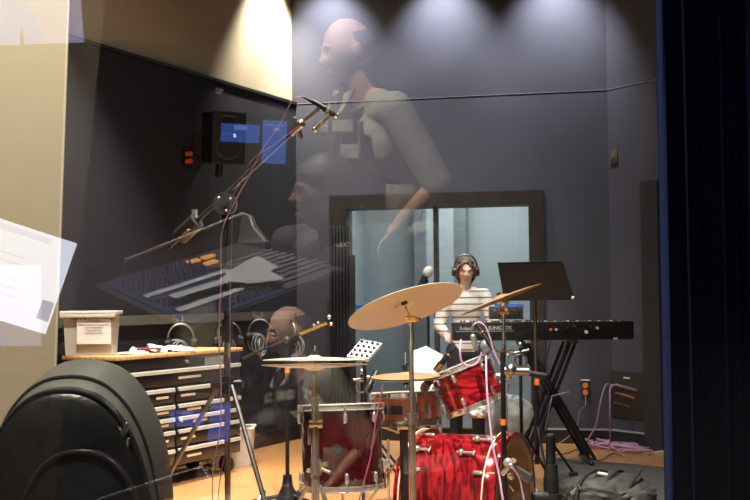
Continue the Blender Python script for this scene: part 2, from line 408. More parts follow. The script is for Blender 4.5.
HAND = mat('drawer_pull_aluminium', (.72, .69, .62), .3, .35)
LAB = mat('drawer_label_paper', (.75, .72, .6), .7)
dz = CH-.022; rows = []
top_h = .085
def drawer(u0, u1, z0, z1, lab=None):
    d = P('drawer', cbox(B(), u0, u1, .003, .02, z0+.003, z1-.003, .003), CHESTM, t)
    bb = cbox(B(), u0+.01, u1-.01, -.012, .004, z1-.026, z1-.012, .003); cbox(bb, u0+.01, u1-.01, -.012, -.006, z1-.034, z1-.022)
    P('handle', bb, HAND, d)
    if lab: P('label_card', cbox(B(), lab[0], lab[1], 0, .0035, (z0+z1)/2-.020, (z0+z1)/2-.006), LAB, d, False)
m_ = .03; mid = cw*.42
P('lid_drawer_panel', cbox(B(), m_, cw-m_, .004, .02, dz-.06, dz-.004, .003), CHESTM, t)
P('lock', B().cyl(cp(cw*.52, .006, dz-.035), cp(cw*.52, -.006, dz-.035), .009), CHROME, t)
drawer(m_, cw-m_, dz-.17, dz-.062, (cw*.45, cw*.63))
hs = [.10, .075, .075, .11, .085]; z = dz-.172
for i, h in enumerate(hs):
    u0, u1 = m_, mid
    if i < 4: drawer(u0, u1, z-h, z, (mid-.17, mid-.06))
    else: drawer(u0, u1, .125, z)
    drawer(mid+.02, cw-m_, (z-h) if i < 4 else .125, z, (mid+.06+.06*(i % 3), mid+.2+.06*(i % 3)))
    z -= h
for u in (.09, cw-.09):
    for v in (.07, cdp-.06):
        c = P('caster', B().cyl(cp(u-.015, v, .05), cp(u+.015, v, .05), .05, n=20), RUBBER, t)
        P('caster_bracket', cbox(B(), u-.022, u+.022, v-.03, v+.03, .085, .122), STEEL, c, False)

# plastic tub with the notice
t = T('storage_tub', 'clear plastic storage tub with white lid and taped printed notice', 'storage tub', cp(.0, .2, CH))
tz = CH; tu1 = .13; tub_front = W(113, 340, c0.y)
def tb(u, v, z): return cp(u, v, z)
b = B()
zt_ = .235; u0, u1, v0, v1 = -.0, .0, 0, 0
# the tub stands square to the camera near the left end of the top
tc0 = W(52, 350, 6.62); tc1 = W(113, 350, 6.62)
def tub(b, grow, z0, z1, th=.003):
    x0, x1 = tc0.x-.17, tc1.x; y0, y1 = 6.60, 6.86
    return x0, x1, y0, y1
x0, x1, y0, y1 = -1.765, W(113, 350, 6.50).x, 6.50, 6.67
zb_, zt2 = CH+.001, CH+.235
def wallq(b, xa, ya, xb, yb, xa2, ya2, xb2, yb2, th):
    return b
b = B()
lo_ = [V((x0+.012, y0+.012, zb_)), V((x1-.012, y0+.012, zb_)), V((x1-.012, y1-.012, zb_)), V((x0+.012, y1-.012, zb_))]
hi_ = [V((x0, y0, zt2)), V((x1, y0, zt2)), V((x1, y1, zt2)), V((x0, y1, zt2))]
def inset(l, d):
    c = sum(l, V((0,0,0)))/4; return [p + V((d if p.x < c.x else -d, d if p.y < c.y else -d, 0)) for p in l]
def shell(b, lo, hi, d):
    li, hi2 = inset(lo, d), inset(hi, d); li = [p+Z*d for p in li]
    rings = [[b.bm.verts.new(p) for p in r] for r in (lo, hi, hi2, li)]
    for a, c in zip(rings, rings[1:]):
        for i in range(4): b.bm.faces.new((a[i], a[(i+1) % 4], c[(i+1) % 4], c[i]))
    b.bm.faces.new(rings[0][::-1]); b.bm.faces.new(rings[3]); return b
MILKY = bpy.data.materials.new('milky_plastic'); MILKY.use_nodes = True
nt = MILKY.node_tree; p = nt.nodes['Principled BSDF']; p.inputs['Base Color'].default_value = (.8, .76, .68, 1); p.inputs['Roughness'].default_value = .25; p.inputs['Alpha'].default_value = .45
P('tub_wall', shell(B(), lo_, hi_, .003), MILKY, t, False)
b = B(); b.box(((x0+x1)/2, (y0+y1)/2, zt2+.008), (x1-x0+.03, y1-y0+.03, .02), bev=.004); b.box(((x0+x1)/2, y0-.012, zt2-.006), (x1-x0+.03, .006, .026), bev=.002)
lid = P('lid', b, mat('white_lid', (.75, .72, .66), .4), t)
P('latch', B().box((W(57, 310, y0).x, y0-.02, zt2-.008), (.03, .01, .022), bev=.003), mat('blue_latch', (.04, .04, .35), .4), t)
nx0, nx1 = W(77, 330, y0).x, W(111, 330, y0).x
nz0, nz1 = W(90, 344, y0).z, W(90, 312, y0).z
b = B(); b.box(((nx0+nx1)/2, y0-.004, (nz0+nz1)/2), (nx1-nx0, .001, nz1-nz0)); no = P('notice_sheet', b, WHITEP, t, False)
INK = mat('ink', (.05, .03, .02), .7); INKL = mat('light_ink', (.25, .2, .16), .7)
fm = lambda x, y, z: frame((x, y, z), (0, -1, 0), (1, 0, 0))
hgt = nz1-nz0
text('notice_heading', 'VOCAL SANITATION', .036, fm((nx0+nx1)/2, y0-.0055, nz1-hgt*.17), INK, no, bold=True, sx=.72)
text('notice_line', 'STATION', .018, fm((nx0+nx1)/2, y0-.0055, nz1-hgt*.3), INKL, no)
for i, (s_, f_) in enumerate([('Please wipe down headphones', .39), ('and microphones', .48), ('after each use', .57), ('No food or drink', .66)]):
    text('notice_line', s_, .0145, fm((nx0+nx1)/2, y0-.0055, nz1-hgt*f_), INKL, no)
# cloths in the tub
def lump(c, s, seed, n=4, amp=.35):
    b = B(); r = bmesh.ops.create_icosphere(b.bm, subdivisions=n, radius=1)
    for v in r['verts']:
        d = 1 + amp*noise.noise(v.co*1.7+V((seed, 0, 0))) + amp*.4*noise.noise(v.co*4+V((0, seed, 0)))
        co = v.co*d; v.co = V(c) + V((co.x*s[0], co.y*s[1], max(co.z, -.75)*s[2]))
    return b
tag(P('folded_cloth', lump((W(66, 340, 6.60).x, 6.60, zb_+.035), (.04, .04, .04), 2), mat('grey_cloth', (.12, .13, .14), .9)), 'dark grey cloth lying inside the clear tub', 'cloth')
tag(P('pink_cloth', lump((W(74, 340, 6.60).x+.02, 6.60, zb_+.045), (.02, .04, .05), 7), mat('pink_cloth_fabric', (.5, .25, .27), .9)), 'pink cloth standing inside the clear tub beside the grey one', 'cloth')
# papers, cables on the worktop
def sheet(name, u, v, w, h, rot, label, cat, z=CH, mt=WHITEP, group=None, curl=.012):
    c = cp(u, v, z+.003); r = Matrix.Rotation(rot, 3, 'Z')
    def f(i, j):
        p_ = r @ V(((i-.5)*w, (j-.5)*h, 0)); return c + p_ + Z*(curl*(noise.noise(V((i*3+u*9, j*3, v)))+.35)**2)
    b = B(); b.grid(f, 10, 10, .001); o = P(name, b, mt); return tag(o, label, cat, group)
sheet('paper_sheet', .28, .14, .2, .15, .3, 'white paper sheet on the wooden top nearest the tub', 'paper')
sheet('paper_sheet', .62, .14, .3, .2, .6, 'large white paper with a raised fold by the microphone stand pole', 'paper', curl=.05)
b = B(); pts = []
for i in range(60):
    a = i*.75; rr = .045+.012*math.sin(i*1.3); pts.append(cp(.42+.13*math.cos(a)*(.8+.2*math.sin(i)), .13+rr*math.sin(a), CH+.012+.018*abs(math.sin(i*.37))))
b.tube(pts, .005, 6); tag(P('coiled_cable', b, mat('maroon_cable', (.2, .04, .08), .5)), 'maroon audio cable coiled flat on the wooden worktop', 'cable')
tag(P('paper_ball', lump(cp(.26, .1, CH+.02), (.02, .02, .02), 4), WHITEP), 'small crumpled white tissue on the wooden worktop', 'tissue')
tag(P('marker_pen', B().cyl(cp(.52, .05, CH+.011), cp(.66, .09, CH+.011), .007), BLACKP), 'dark marker pen lying on the wooden worktop', 'pen')
# taped papers on the chest front
d0 = cp(cw*.66, -.003, dz-.045)
tag(P('taped_note', B().box(cp(cw*.74, -.0005, dz-.045), (.2, .001, .05), RC), mat('grey_note', (.16, .17, .17), .5)), 'grey slip taped under the right end of the wooden top', 'note')

# white bin behind / under the chest
bx0 = W(190, 470, 7.35); 
t = T('plastic_bin', 'low white plastic bin on the floor behind the tool chest', 'bin', (W(222, 470, 7.75).x, 7.85, 0))
xb0, xb1, yb = W(206, 470, 7.5).x, W(252, 470, 7.6).x, 7.6
lo_ = [V((xb0+.02, yb+.02, .0)), V((xb1-.02, yb+.02, .0)), V((xb1-.02, yb+.2, .0)), V((xb0+.02, yb+.2, .0))]
zt3 = W(240, 429, yb).z
hi_ = [V((xb0, yb, zt3)), V((xb1, yb, zt3)), V((xb1, yb+.22, zt3)), V((xb0, yb+.22, zt3))]
P('bin_body', shell(B(), lo_, hi_, .006), mat('white_plastic', (.75, .72, .66), .4), t, False)
b = B()
for i in range(4): b.tube([hi_[i], hi_[(i+1) % 4]], .009, 8, False)
P('bin_rim', b, bpy.data.materials['white_plastic'], t)

# ------------------------------------------------------------------ wall speaker, left wall
sp = W(229, 138, 7.62)
def on(nrm): return nrm
sd = (EYE - sp); sd.z = 0; sd.normalize()
sf = (Matrix.Rotation(math.radians(20), 3, 'Z') @ sd); sf = (sf + V((0, 0, -.12))).normalized()
M = frame(sp, sf, V((-sf.y, sf.x, 0)))       # local z = front, x = right, y = up
if M.to_3x3().col[1].z < 0: M = frame(sp, sf, V((sf.y, -sf.x, 0)))
t = T('wall_speaker', 'black studio monitor speaker on a bracket high on the left wall', 'speaker', sp)
SH, SW, SD = .33, .215, .24
P('cabinet', B(M).box((0, 0, -SD/2), (SW, SH, SD), bev=.01), BLACKP, t)
P('woofer', B(M).lathe([(.001, -.03), (.03, -.02), (.035, -.03), (.075, -.004), (.080, .006), (.086, .006), (.09, .001)], Matrix.Translation((0, -.055, .002))), mat('woofer_cone', (.03, .03, .033), .4), t)
P('woofer_ring', B(M).ring((0, -.055, .004), (0, 0, 1), .088, .004), mat('woofer_rim', (.05, .05, .05), .35), t)
P('tweeter', B(M).lathe([(.001, .012), (.012, .008), (.014, .002), (.045, .006), (.05, .001)], Matrix.Translation((0, .09, .002))), BLACK, t)
P('tweeter_trim', B(M).box((0, .145, .002), (.09, .010, .004)), STEEL, t, False)
wp = onleft(200, 143)
b = B(); b.box(M @ V((-.02, 0, -SD-.01)), (.1, .1, .1), M.to_3x3()); P('bracket_plate', b, BLACK, t)
b = B(); b.cyl(M @ V((0, 0, -SD)), wp+V((0, 0, .0)), .02); b.cyl(M @ V((0, -.1, -SD+.08)), M @ V((0, -.26, -SD+.06)), .025); b.box(wp, (.06, .12, .16)); P('bracket_arm', b, BLACK, t)
wq = onleft(185, 157)+NL*.012
t = T('wall_jack', 'small wall jack with two orange plugs beside the wall speaker', 'wall jack', wq)
P('jack_plate', B(frame(wq, NL, DL)).box((0, 0, -.005), (.06, .11, .01), bev=.002), BLACK, t)
for dz_ in (.02, -.03): P('orange_plug', B().cyl(wq+Z*dz_, wq+Z*dz_+NL*.04, .015), mat('orange_plug', (.75, .12, .05), .5) if dz_ > 0 else bpy.data.materials['orange_plug'], t)

# ------------------------------------------------------------------ rail with headphones
ra, rb_ = onleft(56, 318), onleft(291, 318)
b = B(); zr = onleft(200, 318).z; ra.z = rb_.z = zr
b.prism([ra+V((0,0,-.03)), rb_+V((0,0,-.03)), rb_+V((0,0,.03)), ra+V((0,0,.03))], NL*.03)
tag(P('headphone_rail', b, mat('grey_painted_rail', (.09, .09, .085), .6), None, False), 'long grey painted wooden rail running along the dark left wall', 'rail')
def headphones(t, M, pad=BLACKP, band=STEEL, R=.085):
    b = B(M); pts = [(R*math.cos(a), 0, R*1.1*math.sin(a)) for a in [PI*i/16 for i in range(17)]]
    pts = [(R*.98, 0, -.02)]+pts+[(-R*.98, 0, -.02)]
    b.tube(pts, .007, 8, False); P('headband', b, band, t)
    for s in (-1, 1):
        b = B(M); b.cyl((s*(R-.012), 0, -.035), (s*(R+.018), 0, -.035), .036, .03, 20); c = P('ear_cup', b, BLACKP, t)
        P('ear_pad', B(M).ring((s*(R-.016), 0, -.035), (1, 0, 0), .026, .012, 20, 8), pad, c)
hl = ['grey headphones hung on the rail near the plastic tub', 'silver-banded headphones hung on the rail behind the tall stand pole', 'headphones hung on the rail with a white cable coil', 'headphones hung on the rail nearest the glass doors']
for i, (px, zoff) in enumerate(((170, 0), (218, 0), (250, .01), (293, -.02))):
    w = onleft(px, 318) if px < 290 else onback(px+1, 325); n = NL if px < 290 else NB
    w.z = zr + zoff; side = Z.cross(n).normalized()
    hk = T('wall_hook', 'silver hook holding the ' + hl[i].split(' hung')[0] + ' ' + ['near the tub', 'behind the pole', 'with the coil', 'by the doors'][i], 'hook', w, 'headphone hooks')
    b = B(); b.box(w+n*.035, (.02, .02, .05)); P('hook_plate', b, STEEL, hk)
    b = B(); b.tube([w+n*.03+Z*.0, w+n*.08-Z*.02, w+n*.1-Z*.01, w+n*.1+Z*.02], .005); P('hook_arm', b, CHROME, hk)
    t = T('headphones', hl[i], 'headphones', w-Z*.1, 'headphones on the wall rail')
    c = w + n*.085 - Z*.125
    M = Matrix((side*math.cos(.9)+n*math.sin(.9), n*math.cos(.9)-side*math.sin(.9), Z)).transposed().to_4x4(); M.translation = c
    headphones(t, M)
    b = B()
    for k_ in range(5): b.ring(w+n*(.05+.012*k_)-Z*(.2+.012*k_)+side*.03*math.sin(k_), (n+side*.3*(k_-2)+Z*.1).normalized(), .065+.006*(k_ % 3), .005, 28, 6)
    P('coiled_cord', b, mat('pale_cord', (.33, .34, .33), .5) if i == 0 else bpy.data.materials['pale_cord'], t)

# ------------------------------------------------------------------ stands
def tripod(t, base, zc, r_foot, ang0, mt=BLACK, rl=.009, brace=True, zb=.12, n=3, foot=.015):
    for k_ in range(n):
        a = ang0 + 2*PI*k_/n; d = V((math.cos(a), math.sin(a), 0)); f = base + d*r_foot + Z*foot; top = base + Z*zc + d*.03
        b = B(); b.tube([top, f], rl, 8, False); lg = P('leg', b, mt, t)
        if brace:
            m_2 = top.lerp(f, .52); b = B(); b.tube([base+Z*zb+d*.02, m_2], rl*.8, 8, False); b.sph(m_2, rl*1.5, n=8); P('brace', b, mt, lg)
        b = B(); b.cap(f-d*.03+Z*.003, f+d*.02-Z*.0, foot*.85, foot*.8, 8); P('rubber_foot', b, RUBBER, lg)
def flat_tripod(t, base, r=.28, ang0=0, mt=BLACK):
    P('hub', B().lathe([(.001, .16), (.022, .16), (.03, .1), (.06, .04), (.065, .02), (.001, .02)], Matrix.Translation(base)), mt, t)
    for k_ in range(3):
        a = ang0+2*PI*k_/3; d = V((math.cos(a), math.sin(a), 0)); b = B(); b.cap(base+Z*.05+d*.04, base+d*r+Z*.02, .012, .011, 8); lg = P('leg', b, mt, t)
        P('rubber_foot', B().cap(base+d*(r-.04)+Z*.02, base+d*r+Z*.02, .018, .018, 8), RUBBER, lg)

# tall boom microphone stand
Yb = 4.0
pb = W(227.5, 450, Yb); base = V((pb.x, Yb, 0)); piv = W(225.5, 204, Yb)
t = T('boom_stand', 'tall black boom microphone stand with counterweight in front of the tool chest', 'microphone stand', base)
b = B(); b.cyl(base+Z*.1, V((base.x, Yb, .98)), .0105); P('lower_pole', b, STEEL, t)
b = B(); b.cyl(V((base.x, Yb, .9)), V((piv.x, Yb, piv.z-.05)), .010); P('upper_pole', b, BLACK, t)
P('clutch', B().cyl(V((base.x, Yb, .95)), V((base.x, Yb, 1.03)), .019), BLACKP, t)
P('orange_tape_band', B().cyl(V((base.x, Yb, W(226, 331, Yb).z)), V((base.x, Yb, W(226, 324, Yb).z)), .0135), ORANGE, t)
zc = W(226, 385, Yb).z
b = B(); b.cyl(base+Z*(zc-.03), base+Z*(zc+.03), .022); b.box(base+Z*zc, (.11, .05, .02)); P('tripod_collar', b, BLACK, t)
tripod(t, base, zc, .47, math.radians(188), STEEL, .008, True, .2)
b = B(); fy = V((0, -1, 0)); b.cyl(piv-fy*.022, piv+fy*.03, .04, n=28); b.cyl(piv+fy*.03, piv+fy*.036, .032, n=24); b.cyl(piv+fy*.03-Z*.0, piv+fy*.05, .012); pv = P('boom_clutch', b, SATIN, t)
for a_ in (.6, 2.4, -1.3): P('clutch_bolt', B().sph(piv+fy*.036+V((math.cos(a_), 0, math.sin(a_)))*.026, .006, n=8), CHROME, pv)
P('swivel_neck', B().cyl(V((piv.x, Yb, piv.z-.08)), piv-Z*.03, .014, .02), BLACK, t)
tip = W(301, 124, Yb-.12); tail = W(169, 247, Yb+.1)
P('boom_arm', B().cyl(tail, tip, .0085), SATIN, t)
u_ = (tip-tail).normalized(); cwp = W(187, 230, Yb+.05)
cwp = tail + u_*((cwp-tail).dot(u_))
b = B(); b.cyl(cwp-u_*.045, cwp+u_*.045, .03, n=24); P('counterweight', b, SATIN, t)
P('counterweight_label', B().box(cwp-V((.0, .0295, .012)), (.045, .004, .03), frame(V((0,0,0)), u_, V((0,-1,0))).to_3x3()), mat('tan_label', (.4, .24, .09), .5), t)
P('counterweight_knob', B().cyl(cwp+u_*.03+Z*.02, cwp+u_*.03+Z*.05-fy*.0, .012), CHROME, t)
# mic clamp cluster
b = B(); b.cyl(tip-u_*.05, tip+u_*.0, .013); b.cyl(tip-u_*.015+V((-.01, -.02, .03)), tip-u_*.015+V((.01, .02, -.035)), .007); b.sph(tip, .016, n=10)
P('boom_end_clamp', b, STEEL, t)
mb0, mb1 = W(304, 97, Yb-.14), W(338, 116.5, Yb-.14); mm = W(320, 108, Yb-.14)
t2 = T('overhead_microphone', 'black overhead pencil microphone in a clip at the boom tip', 'microphone', mm)
um = (mb1-mb0).normalized()
b = B(); b.tube([mb0, mb0.lerp(mb1, .3), mb0.lerp(mb1, .62)], .0075, 10, False, rs=[.004, .006, .008]); b.cyl(mb0.lerp(mb1, .6), mb0.lerp(mb1, .94), .011); P('microphone_body', b, BLACK, t2)
P('capsule', B().cyl(mb0.lerp(mb1, .93), mb1, .0115, .008), CHROME, t2)
b = B(); b.cyl(tip, mm, .007); b.cyl(mm-um*.03+V((0,-.004,.012)), mm+um*.06+V((0,-.004,.012)), .004); P('clip_arm', b, STEEL, t2)
e1, e2 = W(329, 115, Yb-.14), W(315, 129, Yb-.14)
b = B(); b.cyl(e1, e2, .007); b.cyl(e1.lerp(e2, .45), e2, .010); b.sph(e2, .011, n=10); P('side_capsule_arm', b, CHROME, t2)
# its pink cable
t3 = [mb0, W(299, 97, Yb-.16), W(291, 103, Yb-.16), W(279, 126, Yb-.15), W(262, 150, Yb-.12), W(248, 178, Yb-.07), W(236, 200, Yb-.06), W(222, 232, Yb-.05), W(221, 280, Yb-.03), W(219, 340, Yb-.03), W(221, 385, Yb-.04), W(220, 430, Yb-.05), W(213, 470, Yb-.06), W(212, 520, Yb-.08), V((base.x-.06, Yb-.1, .01)), V((base.x-.2, Yb-.1, .008))]
tag(P('microphone_cable', B().tube(t3, .0021, 6), PINKD), 'pink cable running down the tall boom microphone stand', 'cable', )
t3 = [W(300, 126, Yb-.16), W(272, 146, Yb-.15), W(252, 160, Yb-.12), W(240, 184, Yb-.09), W(232, 200, Yb-.08), W(232, 230, Yb-.04), W(230, 300, Yb-.03), W(230, 370, Yb-.04), W(227, 440, Yb-.05), W(218, 500, Yb-.06), V((base.x-.02, Yb-.14, .01))]
tag(P('microphone_cable', B().tube(t3, .0018, 6), mat('mauve_cable', (.16, .07, .14), .5)), 'thin mauve cable clipped along the boom and down the stand pole', 'cable')

# low boom stand behind the tool chest (pole at the wall, long thin boom)
Ys = 6.2; p0 = W(287, 400, Ys); base = V((p0.x, Ys, 0)); top = W(287, 346, Ys)
t = T('short_boom_stand', 'black microphone stand with thin boom pointing up towards the glass doors', 'microphone stand', base)
P('pole', B().cyl(base+Z*.1, top, .011), BLACK, t); flat_tripod(t, base, .26, math.radians(200))
P('orange_tape_band', B().cyl(W(287, 373, Ys-.001), W(287, 367, Ys-.001), .0125), ORANGE, t)
P('boom_arm', B().cyl(W(243, 358, Ys), W(328, 322, Ys), .006), BLACK, t)
b = B(); b.cyl(W(300, 334, Ys), W(327, 323, Ys), .009); P('boom_grip', b, GOLDM, t)
for (px, py, r_) in ((329, 317, .013), (331, 324, .011), (314, 325, .009), (318, 323, .009)): P('boom_knob', B().sph(W(px, py, Ys), r_, n=10), CHROME, t)
P('clutch', B().sph(W(287, 340, Ys), .02, n=12), BLACKP, t)

# ------------------------------------------------------------------ drums
def drum(t, center, axis, R, depth, shell_m, top_m, bot_m, lugs=8, hoop_m=CHROME, inner=BIRCH, xdir=None, hoop_w=.022, hoop_t=.004, lug_len=.05, front=True, a0=0.2):
    M = frame(center, axis, xdir); h = depth/2
    P('shell', B(M).lathe([(R, -h), (R, h), (R-.007, h), (R-.007, -h)], n=72, closed=True), [shell_m], t)
    if top_m: P('batter_head', B(M).lathe([(.001, h+.003), (R-.001, h+.003), (R, h+.001), (R-.002, h-.001), (.001, h-.001)], n=64), top_m, t)
    if front and bot_m: P('resonant_head', B(M).lathe([(.001, -h-.003), (R-.001, -h-.003), (R, -h-.001), (R-.002, -h+.001), (.001, -h+.001)], n=64), bot_m, t)
    for s in (1, -1):
        z = s*h
        pr = [(R+.001, z-s*hoop_w*.75), (R+.006+hoop_t, z-s*hoop_w*.75), (R+.006+hoop_t, z-s*hoop_w*.62), (R+.003+hoop_t, z-s*hoop_w*.5), (R+.003+hoop_t, z+s*hoop_w*.35), (R+.007+hoop_t, z+s*hoop_w*.45), (R+.006, z+s*hoop_w*.52), (R+.001, z+s*hoop_w*.4)]
        P('hoop', B(M).lathe(pr, n=72, closed=True), hoop_m, t)
    for k_ in range(lugs):
        a = a0+2*PI*k_/lugs; c, s_ = math.cos(a), math.sin(a)
        for s in (1, -1):
            b = B(M)
            zz = s*(h-hoop_w*.6-lug_len*.75) if depth > .18 else s*.015
            b.cap((c*(R+.008), s_*(R+.008), zz-lug_len*.3*1), (c*(R+.008), s_*(R+.008), zz+lug_len*.3), .0095, .0095, 8)
            b.cyl((c*(R+.012), s_*(R+.012), zz), (c*(R+.012), s_*(R+.012), s*(h+.004)), .0035, n=6)
            b.cyl((c*(R+.012), s_*(R+.012), s*(h-.012)), (c*(R+.012), s_*(R+.012), s*(h+.012)), .0065, n=6)
            P('lug', b, CHROME, t)
    return M
# floor tom
Yt = 5.35; tc_ = W(342, 446.5, Yt); Rt = (W(382, 446, Yt).x - W(302, 446, Yt).x)/2; dt = (W(342, 406, Yt).z - W(342, 486, Yt).z)
t = T('floor_tom', 'dark red floor tom drum with chrome hoops and three chrome legs', 'drum', (tc_.x, Yt, 0))
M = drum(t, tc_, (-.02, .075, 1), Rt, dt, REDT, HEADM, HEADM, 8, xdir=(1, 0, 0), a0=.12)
P('badge', B(M).cyl((-.02, -Rt-.004, .0), (-.02, -Rt+.004, .0), .022, n=24), mat('dark_badge', (.02, .02, .022), .3), t)
for a in (-2.2, -.12, 1.6):
    d = V((math.cos(a), math.sin(a), 0)); p_ = V((tc_.x, tc_.y, 0)) + d*(Rt+.03)
    b = B(); b.tube([p_+Z*.45, p_+Z*.1, p_+d*.03+Z*.02], .006, 8, False); lg = P('leg', b, CHROME, t)
    bb = B(); bb.box(p_-d*.012+Z*.33, (.03, .03, .06), bev=.006); bb.cyl(p_+Z*.33-d.cross(Z)*.03, p_+Z*.33+d.cross(Z)*.03, .009); P('leg_bracket', bb, CHROME, lg)
    P('rubber_foot', B().cyl(p_+d*.03, p_+d*.03+Z*.04, .014), RUBBER, lg)
# bass drum
ax = V((.905, -.425, 0)).normalized(); Rb = .28; db = .43; Fc = W(511, 490, 5.25); Fc.z = W(511, 436.5, 5.25).z - Rb
bc = Fc - ax*db/2
t = T('bass_drum', 'bright red bass drum lying on its side with its front head removed', 'drum', (bc.x, bc.y, 0))
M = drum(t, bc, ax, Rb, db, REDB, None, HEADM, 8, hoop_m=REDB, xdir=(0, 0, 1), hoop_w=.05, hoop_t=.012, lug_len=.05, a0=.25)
for s, off in ((1, .016), (1, -.036), (-1, .0)):
    P('hoop_inlay', B(M).ring((0, 0, s*db/2+off), (0, 0, 1), Rb+.0165 if off < 0 or s < 0 else Rb+.006, .004, 72, 8), mat('cream_inlay', (.8, .72, .5), .4) if (s, off) == (1, .016) else bpy.data.materials['cream_inlay'], t)
P('front_bearing_ring', B(M).lathe([(Rb+.006, db/2+.02), (Rb-.02, db/2+.02), (Rb-.02, db/2+.006), (Rb+.006, db/2+.006)], n=72, closed=True), BIRCH, t)
P('shell_lining', B(M).lathe([(Rb-.0075, db/2), (Rb-.0075, -db/2+.01), (Rb-.010, -db/2+.01), (Rb-.010, db/2)], n=64, closed=True), BIRCH, t)
P('damper_pillow', B(M).sph((-.2, .0, -.08), .12, (.55, 1.5, 1.0)), mat('charcoal_pillow', (.04, .04, .04), .9), t)
for s in (-1, 1):
    b = B(); pz = V((bc.x, bc.y, 0)) + ax*.12; sd_ = ax.cross(Z).normalized()*s
    b.tube([pz+sd_*.26+Z*(Fc.z*.55+.1), pz+sd_*.36+ax*.1+Z*.01], .007, 8, False); P('spur', b, CHROME, t)
# bass drum hoop claws are the lugs above; small chrome T handles on the shell side
for k_, (px, py) in enumerate(((413, 437), (477, 437), (466, 466))):
    w = W(px, py, 5.2); d = (w-bc); d = d - ax*d.dot(ax); d.normalize(); c = bc + ax*((w-bc).dot(ax)) + d*(Rb+.014)
    b = B(); b.sph(c, .016, (1, 1, 1), n=10); b.cyl(c-ax*.02, c+ax*.06, .007); b.cyl(c+ax*.06-d.cross(ax)*.014, c+ax*.06+d.cross(ax)*.014, .005); P('claw', b, CHROME, t)
# mounted tom
Ym = 5.75; c = W(468.5, 385.5, Ym); axm = V((-.37, .06, .93)).normalized()
t = T('rack_tom', 'small bright red tom drum tilted over the bass drum', 'drum', c-Z*.15)
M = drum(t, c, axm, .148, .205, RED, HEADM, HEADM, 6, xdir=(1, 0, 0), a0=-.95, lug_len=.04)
b = B(); q = M @ V((.12, .03, 0)); b.cyl(q, W(508, 374, Ym+.02), .012); b.sph(W(508, 374, Ym+.02), .028, n=12); b.cyl(W(508, 373, Ym), W(524, 372, Ym), .018); P('mount_arm', b, CHROME, t)
P('mount_grip', B().cyl(W(522, 372, Ym), W(546, 376, Ym), .014), BLACKP, t)
# snare
Yn = 5.85; c = W(405.5, 409, Yn); Rn = .172
t = T('snare_drum', 'orange wooden snare drum with chrome hoops between floor tom and bass drum', 'drum', c-Z*.08)
M = drum(t, c, (-.035, .075, 1), Rn, .145, SNAREM, HEADM, HEADM, 8, xdir=(1, 0, 0), a0=.3, lug_len=.06)
P('hoop_top_guard', B(M).ring((0, 0, .084), (0, 0, 1), Rn-.004, .0045, 64, 8), mat('pale_wood_hoop', (.85, .75, .55), .35), t)
P('badge', B(M).box((-.065, -Rn*.93, 0), (.1, .006, .045), Matrix.Rotation(-.38, 3, 'Z'), bev=.002), mat('black_badge', (.03, .04, .035), .35), t)
P('throw_off', B(M).box((.10, -Rn*.86, -.01), (.04, .03, .08), Matrix.Rotation(.5, 3, 'Z'), bev=.006), CHROME, t)
bs = V((c.x, Yn, 0)); t = T('snare_stand', 'chrome snare stand holding the orange snare drum', 'drum stand', bs)
P('pole', B().cyl(bs+Z*.08, bs+Z*(c.z-.12), .014), CHROME, t); tripod(t, bs, .3, .27, .4, CHROME, .007, False)
for a in (0.3, 2.4, 4.5):
    d = V((math.cos(a), math.sin(a), 0)); b = B(); b.tube([bs+Z*(c.z-.13), bs+d*Rn*1.08+Z*(c.z-.095), bs+d*Rn*1.12+Z*(c.z-.06)], .006, 8, False); P('basket_arm', b, CHROME, t)

# ------------------------------------------------------------------ cymbals and their stands
def cymbal(name, label, c, n, R, mt, bell=.13, bow=.045, group=None, holem=BLACK, cat='cymbal', flip=1):
    M = frame(c, n, (1, 0, 0)); br = R*bell*1.6; H = R*bow
    def h(r):
        base_ = H*(1-(r/R)**2)
        if r < br: base_ += R*.055*math.cos(r/br*PI/2)**.8
        return base_*flip
    rs = [.006]+[br*i/6 for i in range(1, 7)]+[br+(R-br)*i/14 for i in range(1, 15)]
    up = [(r, h(r)) for r in rs]; dn = [(r, h(r)-.0016) for r in reversed(rs)]
    o = tag(P(name, B(M).lathe(up+dn, n=96, closed=True), mt, ang=60), label, cat, group)
    ho = h(.01)
    b = B(M); b.cyl((0, 0, ho-.012), (0, 0, ho+.012), .013, n=16); P('felt_washer', b, MATTE, o)
    return o, M, ho
def cstand(name, label, base, top, poles, mt=CHROME, zc=.45, rf=.3, ang0=.5, tilter=None, n_to=None):
    t = T(name, label, 'cymbal stand', base)
    zs = [zc-.2] + [top.z*.55] + [top.z]
    P('lower_pole', B().cyl(base+Z*(zc-.25), base+Z*(top.z*.62), poles[0]), mt, t)
    P('upper_pole', B().cyl(V((base.x, base.y, top.z*.6)), top, poles[1]), mt, t)
    b = B(); b.cyl(base+Z*(top.z*.60), base+Z*(top.z*.64), poles[0]*1.6); b.cyl(base+Z*(top.z*.62)-V((.03,0,0)), base+Z*(top.z*.62)+V((.0,0,0)), .006); P('height_clamp', b, mt, t)
    tripod(t, base, zc, rf, ang0, mt, .007, True, zc-.24)
    b = B(); b.cyl(top-V((.02, 0, 0)), top+V((.02, 0, 0)), .014, n=16); b.sph(top+V((.028, 0, .0)), .010, n=8)
    if n_to is not None: b.cyl(top, n_to, .004)
    P('tilter', b, CHROME if tilter is None else tilter, t)
    return t
